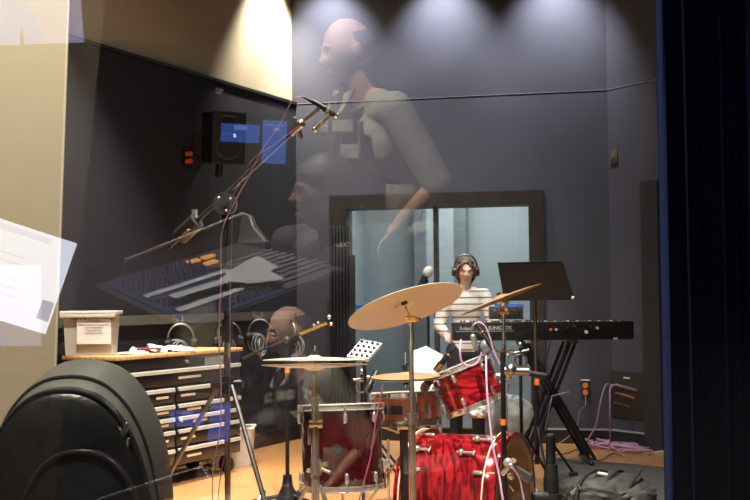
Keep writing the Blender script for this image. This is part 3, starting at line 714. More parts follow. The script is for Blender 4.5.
# hi-hat pair over the floor tom
Yh = 3.95; ch = W(314.5, 361.5, Yh); Rh = .1775
ztop = V((0, 0, 1)); hb, _, _ = cymbal('hi_hat_cymbal', 'upper bronze cymbal of the closed pair in front of floor tom', ch+Z*.006, (0.005, .04, 1), Rh, CYML, bell=.085, bow=.05, group='hi-hat cymbals in front of the floor tom')
cymbal('hi_hat_cymbal', 'lower upturned bronze cymbal of the closed pair in front of floor tom', ch-Z*.012, (0.0, -.04, -1), Rh*1.02, CYML, bow=.06, group='hi-hat cymbals in front of the floor tom')
bs = V((ch.x+.002, Yh, 0)); t = T('hi_hat_stand', 'chrome hi-hat stand with gold wing clamp in front of floor tom', 'cymbal stand', bs)
P('pole', B().cyl(bs+Z*.1, V((bs.x, Yh, ch.z-.045)), .012), CHROME, t)
b = B(); wz = W(314, 392, Yh); b.ring(wz+Z*.01, (0, 1, 0), .012, .005, 20, 6); b.ring(wz-Z*.014, (0, 1, 0), .010, .004, 20, 6); b.cyl(wz-Z*.05, wz-Z*.01, .012); P('wing_clamp', b, GOLDM, t)
P('pull_rod', B().cyl(V((bs.x, Yh, ch.z-.05)), V((bs.x, Yh, ch.z+.055)), .003), CHROME, t)
kz = W(318, 424, Yh); b = B(); b.cyl(kz-V((.03, 0, 0)), kz+V((.015, 0, 0)), .014); b.cyl(kz+V((-.03, 0, -.01)), kz+V((-.03, 0, -.07)), .007); P('height_clamp', b, CHROME, t)
kz = W(316, 466, Yh); b = B(); b.cyl(kz-Z*.03, kz+Z*.02, .02); b.cyl(kz, kz+V((.04, -.02, .01)), .008); b.cyl(kz, kz+V((.05, -.02, -.02)), .006); P('collar', b, CHROME, t)
tripod(t, bs, .46, .3, 1.2, CHROME, .007, True, .2)
# true hi-hat over the snare
Y2 = 5.6; c2 = W(405.5, 377, Y2)
cymbal('hi_hat_cymbal', 'upper thin bronze hi-hat cymbal above the orange snare', c2+Z*.004, (-.02, -.03, 1), .168, CYMD, bow=.08, group='hi-hat cymbals over the snare')
cymbal('hi_hat_cymbal', 'lower thin bronze hi-hat cymbal above the orange snare', c2-Z*.006, (.02, .03, -1), .17, CYMD, bow=.06, group='hi-hat cymbals over the snare')
bs = V((c2.x-.01, Y2+.0, 0)); 
t = T('hi_hat_stand', 'slender hi-hat stand rising through the thin cymbals above the snare', 'cymbal stand', bs)
P('pole', B().cyl(V((bs.x, Y2-.19, .1)), V((bs.x, Y2-.19, c2.z-.2)), .013), CHROME, t)
P('pull_rod', B().cyl(c2-Z*.05, c2+Z*.12, .003), CHROME, t)
b = B(); b.cyl(c2+Z*.03, c2+Z*.06, .012); b.sph(c2+Z*.065+V((.01,0,0)), .009, n=8); b.sph(c2+Z*.05-V((.012,0,0)), .008, n=8); P('clutch', b, BLACK, t)
# crash
Yc = 4.55; cc = W(405.5, 307, Yc); nx = V((-.30, .55, .80))
nn = V((.27, -.36, -.89)); 
def ell_normal(px0, py0, px1, py1, ratio, up, toward):
    a = V((px1-px0, -(py1-py0), 0)); a.normalize()        # camera plane
    perp = V((-a.y, a.x, 0)); 
    if perp.y < 0: perp = -perp
    nc = perp*math.sqrt(1-ratio**2) + V((0, 0, 1))*ratio*toward
    return (R3 @ nc).normalized()
nC = ell_normal(350, 327, 464, 292, .33, 1, -1)
Rc = (W(464, 292, Yc)-W(350, 327, Yc)).length/2
cymbal('crash_cymbal', 'large golden crash cymbal tilted so its underside faces the window', cc, nC, Rc, CYM, bow=.05)
bs = V((W(412, 400, Yc).x, Yc-.06, 0)); tp = W(411, 319, Yc-.06)
cstand('cymbal_stand', 'straight chrome cymbal stand under the large golden crash cymbal', V((tp.x, tp.y, 0)), tp, (.014, .0095), CHROME, .30, .34, .35, GOLDM, cc)
# dark square tube beside it
pz = V((W(404, 450, 4.9).x, 4.9, 0)); t = T('pedal_stand', 'thick dark grey stand tube beside the crash cymbal stand', 'drum stand', pz)
P('pole', B().box(pz+Z*((W(404, 432, 4.9).z)/2+.03), (.035, .03, W(404, 432, 4.9).z)), mat('grey_tube', (.05, .05, .052), .35, .6), t); tripod(t, pz, .22, .16, .9, CHROME, .008, False)
P('bracket', B().box(V((pz.x, 4.88, W(404, 425, 4.9).z)), (.06, .04, .03), bev=.004), CHROME, t)
# ride / second crash
Yr = 5.98; cr = W(501, 299.5, Yr); nR = ell_normal(461, 315, 541, 284, .12, 1, -1)
Rr = (W(541, 284, Yr)-W(461, 315, Yr)).length/2
cymbal('crash_cymbal', 'smaller bronze cymbal tilted steeply in front of the music stand', cr, nR, Rr, CYMD, bow=.06)
tp = W(503.5, 312, Yr-.02)
cstand('cymbal_stand', 'chrome cymbal stand under the smaller steeply tilted cymbal', V((tp.x, Yr-.02, 0)), tp, (.014, .010), CHROME, .30, .22, .2, GOLDM, cr)
b = B(); q = W(504, 303, Yr-.03); b.sph(q, .018, n=10); b.sph(W(507, 309, Yr-.03), .015, n=10); b.cyl(W(500, 306, Yr-.03), W(509, 302, Yr-.03), .008)
for (px, py) in ((497, 352), (503, 349), (508, 355), (512, 352)): b.sph(W(px, py, Yr-.03), .011, n=8)
b.cyl(W(495, 353, Yr-.03), W(514, 351, Yr-.03), .008); tag(P('multi_clamp', b, CHROME), 'cluster of chrome clamps on the stand of the smaller cymbal', 'clamp')

# black mic stand in front of the bass drum, orange tape, kick microphone
Yk = 4.9; xk = W(503.5, 420, Yk).x; bs = V((xk, Yk, 0)); tz_ = W(503.5, 352, Yk).z
t = T('kick_microphone_stand', 'black microphone stand with orange tape in front of the bass drum', 'microphone stand', bs)
P('pole', B().cyl(bs+Z*.05, V((xk, Yk, tz_)), .011), BLACK, t); flat_tripod(t, bs, .24, .9)
P('orange_tape_band', B().cyl(W(503.5, 425, Yk), W(503.5, 419, Yk), .0125), ORANGE, t)
b = B(); b.cyl(W(504, 371, Yk-.02), W(529, 372, Yk-.02), .017); b.sph(W(511, 370, Yk-.02), .026, n=12); P('boom_clutch', b, STEEL, t)
b = B(); b.cyl(W(503, 474, Yk), W(514, 460, Yk-.05), .012); b.sph(W(508, 463, Yk-.03), .022, n=10); b.sph(W(511, 476, Yk-.03), .018, n=10); P('clamp', b, CHROME, t)
ka, kb = W(511, 466, Yk-.05), W(528, 478, Yk+.04)
t = T('kick_microphone', 'silver egg-shaped microphone at the mouth of the bass drum', 'microphone', (ka+kb)/2)
P('microphone_body', B().cap(ka, kb, .014, .022), mat('silver_enamel', (.5, .5, .5), .3, .8), t); P('grille', B().sph(kb, .023, n=16), STEEL, t)
tag(P('microphone_cable', B().tube([W(486, 356, 5.1), W(487, 390, 5.0), W(492, 440, 4.9), W(499, 475, 4.85), W(503, 500, 4.8), V((xk+.02, 4.75, .02))], .0045, 6), PINK), 'pink cable hanging in front of the red rack tom and bass drum', 'cable')
tag(P('microphone_cable', B().tube([ka+V((.0, -.03, 0)), W(519, 478, Yk-.07), W(522, 490, Yk-.07), W(526, 515, Yk-.08), V((W(526, 515, Yk-.08).x, Yk-.1, .02))], .004, 6), PINK), 'pink cable hanging from the kick drum microphone', 'cable')
tag(P('microphone_cable', B().tube([W(383, 385, 5.0), W(376, 420, 5.0), W(371, 455, 5.0), W(364, 482, 5.0), W(357, 512, 5.0), V((W(357, 512, 5).x, 5, .01))], .003, 6), mat('plum_cable', (.3, .08, .16), .5)), 'plum cable hanging in front of the dark floor tom', 'cable')

# microphones round the rack tom
def pencil(name, label, a, b_, r, mt1, mt2, ext=None):
    t = T(name, label, 'microphone', (a+b_)/2)
    P('microphone_body', B().cyl(a, a.lerp(b_, .72), r, r), mt1, t); P('capsule', B().cyl(a.lerp(b_, .7), b_, r*1.25, r*.9), mt2, t)
    P('ring_band', B().cyl(a.lerp(b_, .3), a.lerp(b_, .36), r*1.08), GOLDM, t); return t
pencil('tom_microphone', 'gold and black pencil microphone aimed down at the snare', W(455, 347, 5.5), W(435, 371, 5.5), .014, BLACK, GOLDM)
pencil('tom_microphone', 'black microphone clipped above the red rack tom', W(477, 324, 5.5), W(493, 349, 5.45), .012, BLACK, BLACK)
P_ = W(474, 334, 5.5)
t = T('small_diaphragm_microphone', 'stubby silver microphone hanging over the rack tom', 'microphone', P_)
P('microphone_body', B().cap(W(473, 337, 5.5), W(476, 349, 5.5), .015, .013), mat('grey_silver', (.32, .33, .28), .4, .7), t)
P('grille', B().cap(W(486, 345, 5.6), W(487, 350, 5.6), .028, .022), mat('blue_grey_grille', (.22, .28, .32), .5, .4), t)
tag(P('microphone_cable', B().tube([W(461, 340, 5.45), W(460, 350, 5.4), W(462, 362, 5.4), W(470, 366, 5.4), W(478, 362, 5.4), W(482, 352, 5.4)], .005, 6), PINK), 'pink cable hooped beside the rim of the red rack tom', 'cable')
tag(P('microphone_cable', B().tube([W(473, 334, 5.45), W(473, 326, 5.4), W(478, 322.5, 5.4), W(485, 326, 5.4), W(490, 338, 5.4), W(494, 352, 5.4), W(501, 366, 5.4)], .004, 6), PINK), 'pale pink cable arching over the keyboard logo', 'cable')

# sample pad on stand, score stand
Yp = 6.4
c = W(364, 348, Yp); t = T('percussion_pad', 'silver percussion pad with rows of black buttons on a stand', 'percussion pad', V((c.x, Yp, 0)))
q = [W(347, 356, Yp-.05), W(368, 359, Yp-.08), W(382, 343, Yp+.05), W(361, 339.5, Yp+.08)]
nrm = (q[1]-q[0]).cross(q[3]-q[0]).normalized()
P('pad_plate', B().prism(q, -nrm*.02), mat('silver_plate', (.62, .6, .6), .35, .5), t, False)
for i in range(4):
    for j in range(4):
        u, v = (i+.5)/4, (j+.5)/4
        cc_ = q[0].lerp(q[1], u).lerp(q[3].lerp(q[2], u), v)
        P('rubber_button', B().cyl(cc_, cc_+nrm*.008, .0095, n=10), RUBBER, t)
b = B(); b.cyl(V((c.x+.02, Yp, .05)), c-Z*.02, .010); P('pole', b, BLACK, t); tripod(t, V((c.x+.02, Yp, 0)), .3, .25, .4, BLACK, .008, False)
Yq = 6.6; q = [W(415, 391, Yq-.03), W(431, 391, Yq), W(443, 355, Yq+.03), W(426, 346, Yq+.02), W(410, 352, Yq)]
nrm = (q[1]-q[0]).cross(q[3]-q[0]).normalized()
c = W(426, 372, Yq+.03)
t = T('music_stand', 'small music stand behind the hi-hat holding white sheets', 'music stand', V((c.x, Yq+.05, 0)))
b = B(); b.prism([p_+V((0, .03, 0)) for p_ in q], (0, .004, 0)); P('desk', b, BLACK, t, False)
P('pole', B().cyl(V((c.x, Yq+.06, .05)), c+V((0, .03, 0)), .010), BLACK, t); tripod(t, V((c.x, Yq+.06, 0)), .3, .25, .1, BLACK, .008, False)
tag(P('sheet_music', B().prism([p_ for p_ in q], (0, .002, 0)), mat('bright_paper', (.9, .9, .88), .6), None, False), 'bright white music sheets leaning on the stand behind the hi-hat', 'paper')

# large music stand
Yd = 6.9
q = [W(497.5, 263, Yd+.1), W(563, 261.5, Yd-.1), W(574.5, 299, Yd-.13), W(504, 300, Yd+.07)]
mid_ = sum(q, V((0, 0, 0)))/4; xs = W(536, 350, Yd).x
t = T('music_stand', 'tall black music stand with a wide solid desk seen from behind', 'music stand', V((xs, Yd+.02, 0)))
nrm = (q[1]-q[0]).cross(q[3]-q[0]).normalized(); 
if nrm.y > 0: nrm = -nrm
DESK = mat('music_desk_metal', (.03, .024, .018), .4, .3)
P('desk', B().prism(q, -nrm*.003), DESK, t, False)
b = B(); b.prism([q[3], q[2], q[2]-nrm*.06, q[3]-nrm*.06], Z*-.003); b.tube([q[0], q[1]], .003, 6, False); P('ledge', b, DESK, t, False)
P('desk_knob', B().sph(W(573, 298, Yd-.14), .011, n=10), WHITEP, t)
P('pole', B().cyl(V((xs, Yd+.02, .25)), V((xs, Yd+.02, mid_.z-.04)), .011), mat('dark_bronze_tube', (.12, .1, .07), .35, .7), t)
P('sleeve', B().cyl(V((xs, Yd+.02, .1)), V((xs, Yd+.02, W(536, 380, Yd).z)), .015), BLACK, t)
P('orange_tape_band', B().cyl(W(537, 385, Yd), W(537, 379, Yd), .016), ORANGE, t); tripod(t, V((xs, Yd+.02, 0)), .32, .3, .6, BLACK, .009, False)

# ------------------------------------------------------------------ keyboard on its X stand
Yy = 7.5; ka = W(453, 323, Yy+.0); kb = W(634, 323.5, Yy); kl = W(453, 341, Yy)
hk_ = ka.z-kl.z; kc = (ka+kb)/2; kc.z = ka.z-hk_/2; kw = kb.x-ka.x
t = T('keyboard', 'long black stage keyboard seen from its back panel', 'keyboard', V((kc.x, Yy+.14, kl.z)))
P('body', B().box((kc.x, Yy+.15, kc.z-.0), (kw, .3, hk_), bev=.008), mat('keyboard_body', (.012, .011, .011), .35), t)
P('top_edge', B().box((kc.x, Yy+.004, ka.z+.001), (kw*.98, .012, .006)), STEEL, t, False)
b = B()
nk = 52; kx0 = kc.x-kw*.46; kwid = kw*.92/nk
for i in range(nk): b.box((kx0+(i+.5)*kwid, Yy+.235, ka.z-.003), (kwid*.92, .12, .010))
P('white_keys', b, WHITEP, t, False)
b = B()
for i in range(nk-1):
    if i % 7 not in (2, 6): b.box((kx0+(i+1)*kwid, Yy+.21, ka.z+.004), (kwid*.5, .07, .012))
P('black_keys', b, BLACKP, t, False)
LOGO = mat('logo_cream', (.75, .7, .6), .5); LOGB = mat('logo_line_blue', (.25, .42, .52), .5)
m = lambda px, py: frame(W(px, py, Yy-.0015), (0, -1, 0), (1, 0, 0))
text('logo_print', 'Roland', .030, m(466, 328.5), LOGO, t, bold=True, sx=1.0)
text('logo_print', 'JUNO-DS', .032, m(500, 328), LOGO, t, bold=True, sx=1.15)
w0, w1_ = W(456, 331.5, Yy-.001), W(514, 331.5, Yy-.001)
P('stripe_print', B().box(((w0.x+w1_.x)/2, Yy-.001, w0.z), (w1_.x-w0.x, .001, .006)), LOGB, t, False)
for px, py, mt, r in ((550.5, 329.5, ORANGE, .009), (556, 329.5, WHITEP, .008), (586, 332, WHITEP, .011), (597, 328, mat('pale_green_plug', (.55, .65, .45), .5), .010), (574, 326, STEEL, .009), (567, 328, STEEL, .007), (590, 326.5, STEEL, .007)):
    w = W(px, py, Yy); P('rear_socket', B().cyl(w+V((0, .004, 0)), w-V((0, .02, 0)), r, n=10), mt, t)
P('rating_plate', B().box(W(615.5, 338.5, Yy-.002), (.03, .004, .016)), mat('cream_plate', (.5, .45, .33), .5), t, False)
def bar(name, p, q, wdt, mt, par): 
    d = (q-p); R_ = frame(V((0,0,0)), d, V((0, 1, 0))).to_3x3()
    return P(name, B().box((p+q)/2, (wdt*.8, wdt, d.length), R_), mt, par, False)
Yx = Yy+.06
t = T('keyboard_stand', 'black double-braced folding stand under the stage keyboard', 'keyboard stand', V((W(556, 460, Yx).x, Yx+.1, 0)))
for dy in (0, .24):
    zt = kl.z-.02
    A = W(575, 342, Yx); A.y += dy; A.z = zt; Bp_ = V((W(530, 465, Yx).x, Yx+dy, .03)); Cx = V((W(522, 342, Yx).x, Yx+dy, zt)); Dx = V((W(590, 465, Yx).x, Yx+dy, .03))
    o_ = V((.035, .0, 0))
    for off in (V((0, 0, 0)), o_):
        bar('strut', A-off, Bp_-off, .022, BLACK, t); bar('strut', Cx+off, Dx+off, .022, BLACK, t)
for xx, zz in ((W(575, 342, Yx).x, kl.z-.012), (W(522, 342, Yx).x, kl.z-.012), (W(530, 465, Yx).x-.02, .018), (W(590, 465, Yx).x, .018)):
    P('cross_bar', B().cap(V((xx, Yx-.06, zz)), V((xx, Yx+.34, zz)), .012 if zz > .3 else .017, .012 if zz > .3 else .017, 10), BLACK, t)
jm = V((W(556, 402, Yx).x, Yx-.02, W(556, 402, Yx).z)); P('hinge', B().cyl(jm, jm+V((0, .3, 0)), .035, n=20), BLACK, t)
lv = B(); lv.tube([W(545, 430, Yx-.04), W(552, 396, Yx-.04), W(569, 392, Yx-.05)], .007, 8, False); P('release_lever', lv, STEEL, t)
b = B(); b.tube([W(551, 330, Yy-.03), W(549, 350, Yy-.05), W(544, 365, Yy-.06), W(541, 400, Yy-.04), W(532, 440, Yy-.04), V((W(530, 460, Yy-.04).x, Yy-.06, .006))], .003, 6); tag(P('instrument_cable', b, BLACKP), 'thin black cable dropping from the back of the keyboard', 'cable')

# small rack box and papers on the keyboard, a laptop-like clear stand
t = T('desktop_mixer', 'small grey desktop mixer resting on the keyboard', 'mixer', W(505, 321, Yy+.1))
w = W(507, 313, Yy+.06); P('mixer_body', B().box((w.x, Yy+.13, ka.z+.018+.045), (.22, .1, .085), bev=.006), mat('grey_mixer', (.09, .09, .085), .4), t)
for i in range(6):
    for j in range(2): P('knob', B().cyl((w.x-.08+i*.032, Yy+.08, ka.z+.045+j*.035), (w.x-.08+i*.032, Yy+.065, ka.z+.045+j*.035), .008, n=10), [BLACKP, STEEL][j], t)

# thick black telescopic stand at the drums' right
Yz = 5.0; xz = W(551, 470, Yz).x; bs = V((xz, Yz, 0))
t = T('telescopic_stand', 'thick black telescopic stand with locking collars beside the bass drum', 'stand', bs)
zz = lambda y: W(551, y, Yz).z
P('upper_tube', B().cyl(V((xz, Yz, zz(466))), V((xz, Yz, zz(436))), .021, n=20), BLACK, t)
P('top_cap', B().cyl(V((xz, Yz, zz(436))), V((xz, Yz, zz(434))), .019, n=20), STEEL, t)
P('collar', B().cyl(V((xz, Yz, zz(479))), V((xz, Yz, zz(464))), .03, n=20), BLACKP, t)
P('lower_tube', B().cyl(V((xz, Yz, .1)), V((xz, Yz, zz(478))), .034, n=20), BLACK, t)
P('lock_knob', B().cyl(V((xz-.02, Yz-.02, zz(497))), V((xz-.085, Yz-.03, zz(497))), .028, n=16), BLACKP, t)
P('lower_collar', B().cyl(V((xz, Yz, zz(505))), V((xz, Yz, zz(493))), .045, n=20), BLACKP, t)
tripod(t, bs, .17, .32, .35, BLACK, .014, False)

# wall plates on the back and right walls
w = onback(585.5, 388)+NB*.001; M = frame(w, NB, DB); 
t = T('wall_outlet', 'back wall outlet plate with two orange sockets and a hanging cable', 'wall outlet', w)
P('plate', B(M).box((0, 0, .003), (.07, .15, .006), bev=.002), mat('brown_plate', (.035, .028, .03), .5), t)
P('label_strip', B(M).box((0, .06, .008), (.07, .008, .004)), WHITEP, t, False)
for dy in (.02, -.03): P('socket', B(M).cyl((0, dy, .005), (0, dy, .03), .02, n=16), ORANGE, t)
w2 = M @ V((0, -.04, .03))
tag(P('instrument_cable', B().tube([w2, w2+V((-.01, -.04, -.08)), onback(580, 410)+NB*.06, onback(577, 425)+NB*.08, onback(568, 436)+NB*.12, V((W(552, 445, 8.4).x, 8.4, .008))], .004, 6), mat('grey_cable', (.2, .2, .21), .5)), 'grey cable hanging from the orange sockets on the back wall', 'cable')
w = onright(628, 395)+NR*.002; M = frame(w, NR, -DR if DR.x < 0 else DR)
if M.to_3x3().col[1].z < 0: M = M @ Matrix.Rotation(PI, 4, 'Z')
pw_, ph_ = .34, .34
t = T('patch_panel', 'dark wall patch panel with rows of small jacks by the corner', 'patch panel', w)
P('plate', B(M).box((0, 0, .004), (pw_, ph_, .008), bev=.002), mat('panel_plate', (.03, .024, .018), .5), t)
P('label_strip', B(M).box((0, .125, .01), (.06, .012, .003)), WHITEP, t, False)
for j, (yy, nj, mt) in enumerate(((.07, 8, mat('jack_silver', (.6, .55, .5), .3, .8)), (0.01, 7, mat('jack_copper', (.6, .22, .12), .4, .3)), (-.06, 6, STEEL))):
    for i in range(nj): P('jack', B(M).cyl((-.1+.028*i, yy-.004*i, .006), (-.1+.028*i, yy-.004*i, .02+.01*(j == 2)), .0095, n=8), mt, t)
for i, (fx, sx) in enumerate(((-.1, -.0), (-.075, .0))):
    a0_ = M @ V((fx, .07, .02)); b0_ = M @ V((fx, .07, .07))
    pts = [a0_, b0_, W(606-i*-4, 385+i*4, 8.1), W(601+i*9, 400, 8.0), W(596+i*14, 425, 7.95), W(588+i*22, 440, 8.0), V((W(586+i*22, 446, 8.0).x, 8.0, .02))]
    tag(P('microphone_cable', B().tube(pts, .006, 6), PINK), ['pink cable from the patch panel, bowing out further to the outlet side', 'pink cable from the patch panel, hanging straight down'][i], 'cable')
b = B(); pts = []
cA, cB_ = Gd(584, 445), Gd(640, 453)
for i in range(100):
    s = .5+.5*math.sin(i*.41+math.sin(i*.13)); c = cA.lerp(cB_, s); a = i*1.1
    pts.append(V((c.x+.06*math.cos(a)+.02*math.sin(i*2.3), c.y+.16*math.sin(a*.7), .012+.03*abs(math.sin(i*.9)))))
b.tube(pts, .0055, 6); tag(P('coiled_cable', b, PINK), 'tangled pile of pink cable on the wooden floor by the wall', 'cable')
tag(P('coiled_cable', B().tube([Gd(640, 452), Gd(648, 455), Gd(656, 453), Gd(664, 452)], .012, 6), mat('white_cable', (.6, .58, .55), .5)), 'thick white cable end beside the tangled pink cables', 'cable')
tag(P('instrument_cable', B().tube([Gd(545, 452)+Z*.01, Gd(560, 456)+Z*.01, Gd(585, 449)+Z*.01, Gd(588, 458)+Z*.01, Gd(600, 462)+Z*.01, Gd(612, 455)+Z*.01, Gd(622, 458)+Z*.012], .004, 6), BLACKP), 'thin black cable looping on the floor before the pink pile', 'cable')
w = onright(614.5, 157)+NR*.002; M = frame(w, NR, DR)
if M.to_3x3().col[1].z < 0: M = M @ Matrix.Rotation(PI, 4, 'Z')
t = T('wall_switch', 'small metal switch plate high on the right-hand grey wall', 'switch', w)
P('plate', B(M).box((0, 0, .003), (.075, .115, .006), bev=.002), mat('bronze_plate', (.1, .09, .075), .4, .4), t)
P('toggle', B(M).cyl((0, 0, .004), (0, 0.01, .02), .008), CHROME, t)

# dark sound panel at the left of the doors
xa, xb_ = W(330, 300, 8.75).x, W(349, 300, 8.6).x
t = T('folding_panel', 'narrow black ribbed sound panel standing beside the glass doors', 'sound panel', V(((xa+xb_)/2, 8.65, 0)))
zt = W(340, 226, 8.65).z
b = B(); n_ = 6
for i in range(n_): b.box((xa+(xb_-xa)*(i+.5)/n_, 8.65, zt/2), ((xb_-xa)/n_*.8, .05, zt), bev=.006)
P('ribbed_front', b, MATTE, t); P('panel_board', B().box(((xa+xb_)/2, 8.69, zt/2), (xb_-xa, .03, zt)), BLACKP, t, False)
xc = W(355.5, 300, 8.6).x; tag(P('equipment_case', B().box(((xb_+xc)/2+.002, 8.62, W(352, 255, 8.6).z/2), (xc-xb_-.004, .12, W(352, 255, 8.6).z), bev=.006), BLACKP), 'tall slim black case standing beside the ribbed sound panel', 'case')

# rug, backpack, booth clutter
b = B(); rp = [Gd(552, 458), Gd(662, 467), V((2.6, 6.2, 0)), V((2.2, 4.4, 0)), V((.55, 4.4, 0))]
b.prism([V((p_.x, p_.y, .0005)) for p_ in rp], (0, 0, .003)); tag(P('rug', b, mat('grey_rug_fabric', (.045, .044, .037), .95, noise_s=90, var=.25, bump=.4, bscale=300), None, False), 'flat dark grey rug on the wooden floor under the backpack', 'rug')
cb = W(608, 489, 5.9); cb.z = .008
t = T('backpack', 'dark grey backpack lying flat on the rug near the curtain', 'backpack', cb)
BAGM = mat('grey_nylon', (.034, .034, .029), .6, noise_s=12, var=.3, bump=.6, bscale=18)
def blob(c, s, seed, amp=.12, n=5, flat=-.3):
    b = B(); r = bmesh.ops.create_icosphere(b.bm, subdivisions=n, radius=1)
    for v in r['verts']:
        co = v.co.copy(); e = 1.0/max(1e-6, (abs(co.x)**3+abs(co.y)**3+abs(co.z)**2.4)**(1/2.8))
        d = e*(1+amp*noise.noise(co*1.5+V((seed, 0, 0)))+amp*.8*abs(noise.noise(co*4.5+V((0, seed, 0)))))
        co = co*d; v.co = V(c)+V((co.x*s[0], co.y*s[1], max(co.z, flat)*s[2]))
    return b
P('pack_body', blob(cb+Z*.06, (.235, .2, .12), 3, .14, flat=-.45), BAGM, t)
b = B()
for k_ in range(3):
    pts = [cb+V((-.2+.12*k_, -.19+.02*k_, .06)), cb+V((-.17+.13*k_, -.14, .16)), cb+V((-.08+.12*k_, -.03, .205)), cb+V((.02+.08*k_, .1, .18))]
    b.tube(pts, .009, 6)
P('shoulder_strap', b, MATTE, t)
P('reflective_patch', B().box(cb+V((-.03, -.02, .19)), (.05, .02, .012), Matrix.Rotation(.2, 3, 'Y'), bev=.004), WHITEP, t)
P('buckle', B().box(cb+V((-.19, -.15, .13)), (.06, .015, .02), Matrix.Rotation(-.7, 3, 'Y'), bev=.003), CHROME, t)

CLUT = mat('crumpled_grey_sheet', (.34, .34, .29), .6, noise_s=10, var=.4, bump=.8, bscale=22)
w = W(500, 420, 8.35)
t = tag(P('covered_amplifier', blob((w.x+.06, 8.5, .0), (.22, .14, W(500, 392, 8.3).z*.93), 9, .12, flat=-.0), CLUT), 'grey dust sheet thrown over gear behind the bass drum', 'dust sheet')
tag(P('crumpled_paper', lump(W(479, 409, 6.3)+V((0, 0, -.01)), (.05, .05, .05), 5), WHITEP), 'crumpled white sheet under the tilted red rack tom', 'paper')
# small drum hardware behind the kit, seen between tom and stands
for i, (px, py, Y) in enumerate(((362, 392, 7.2), (521, 400, 6.7), (440, 410, 6.15))):
    bs = V((W(px, py, Y).x, Y, 0)); tpz = W(px, [372, 345, 385][i], Y).z
    lab = ['slim black microphone stand behind the floor tom', 'black stand with silver clamps between bass drum and keyboard', 'slim chrome stand between the snare and the rack tom'][i]
    t = T('hardware_stand', lab, 'stand', bs)
    P('pole', B().cyl(bs+Z*.1, V((bs.x, Y, tpz)), .010), [BLACK, BLACK, CHROME][i], t); tripod(t, bs, .3, .25, i*.7, [BLACK, BLACK, CHROME][i], .008, i > 0)
    b = B(); b.sph(V((bs.x, Y, tpz)), .02, n=10); b.cyl(V((bs.x-.05, Y, tpz-.05)), V((bs.x+.05, Y, tpz-.03)), .01); b.ring(V((bs.x, Y-.02, tpz-.09)), (0, 1, 0), .035, .006, 20, 6); P('clamp', b, STEEL, t)
# extra loose hi-hat clips: black clip microphones at the snare rim
pencil('snare_microphone', 'black clip microphone at the left rim of the snare', W(377, 372, 5.7), W(366, 392, 5.65), .018, BLACKP, BLACKP)
pencil('snare_microphone', 'squat dark microphone over the right rim of the snare', W(432, 377, 5.7), W(423, 390, 5.65), .02, BLACKP, STEEL)

# ------------------------------------------------------------------ booth microphone
Yf = 8.4; w = W(428, 272, Yf); t = T('vocal_microphone', 'condenser microphone with white foam windscreen before the glass door', 'microphone', w)
P('windscreen', B().sph(w, .036, (1, 1, 1.25), Matrix.Rotation(.5, 3, 'Y')), mat('white_foam', (.48, .49, .46), .95, bump=.6, bscale=150), t)
P('microphone_body', B().cyl(w+V((-.02, 0, -.03)), w+V((-.045, 0, -.085)), .025), BLACKP, t)
bs = V((W(428, 300, Yf).x, Yf, 0)); t = T('microphone_stand', 'black stand and short boom holding the white foam microphone', 'microphone stand', bs)
P('pole', B().cyl(bs+Z*.05, W(428, 290, Yf), .010), BLACK, t); b = B(); b.cyl(W(412, 291, Yf), W(424, 280, Yf), .006); b.sph(W(426, 281, Yf), .02, n=10); P('boom_arm', b, BLACK, t); flat_tripod(t, bs, .24)

# ------------------------------------------------------------------ curtain at the right
Ycu = 2.05; xc0 = W(660, 250, Ycu).x; xc1 = 1.15
CURT = mat('navy_velvet', (.012, .035, .16), .75, sheen=.0)
ridge = [W(px, 250, Ycu).x for px in (664, 686, 700, 724, 737, 752, 775, 800, 830, 870, 910, 960)]
def cf_(u, v):
    x = xc0 + (xc1-xc0)*u; z = .02 + 3.4*v; y = Ycu
    for i_, rx in enumerate(ridge):
        a_ = [.018, .018, .004, .011, .006, .012, .012, .01, .02, .01, .02, .02][i_]; w_ = .0042+.001*(i_ % 3)
        y -= a_*math.exp(-((x-rx-.002*math.sin(v*5+i_))/w_)**2)
    return (x, y, z)
b = B(); b.grid(cf_, 420, 10, .003)
tag(P('curtain', b, CURT, ang=80), 'heavy dark navy curtain hanging in vertical folds from the ceiling', 'curtain')
b = B(); b.cyl((xc0-.05, Ycu, 3.46), (xc1+.3, Ycu, 3.46), .02); b.cyl((xc1+.2, Ycu, 3.46), (xc1+.2, Ycu, CZ), .012); b.cyl((xc0, Ycu, 3.46), (xc0, Ycu, CZ), .012)
tag(P('curtain_rail', b, BLACK), 'black ceiling rail carrying the navy curtain', 'curtain rail')

# ------------------------------------------------------------------ leather gig bag in front
Yg = 2.25
LEA = mat('black_leather', (.010, .010, .010), .36, bump=.35, bscale=28, noise_s=6, var=.3); 
LEAS = mat('grey_black_vinyl_side', (.10, .10, .09), .5, bump=.2, bscale=40)
PIPE = mat('piping_black', (.02, .02, .022), .28)
t = T('instrument_bag', 'large black leather gig bag standing upright beside the cream wall', 'instrument bag', V((-.62, Yg, 0)))
gx0, gx1 = W(-27, 450, Yg-.1).x, W(156, 450, Yg-.1).x; gc = (gx0+gx1)/2; gw = (gx1-gx0)/2; gz = W(60, 387, Yg-.1).z
def arch(u, w, zt, zb=.03, k=2.35):
    # u in 0..1 from left-bottom over the top to right-bottom
    pts_ = []
    return None
def outline(w, zt, cx, n=48, zb=.03, h=.36):
    out = []
    for i in range(n+1):
        a = PI - PI*i/n; ca_, sa = math.cos(a), math.sin(a); e = 2/2.35
        out.append((cx + w*math.copysign(abs(ca_)**e, ca_), zt-h + h*abs(sa)**e))
    return [(cx-w, zb)] + out + [(cx+w, zb)]
fo = outline(gw, gz, gc)
def bagring(o, y, s=0, dx=0, dz=0): return [V((gc+dx+(x-gc)*(1-s), y, .03+(z-.03)*(1-s*.5)+dz)) for x, z in o]
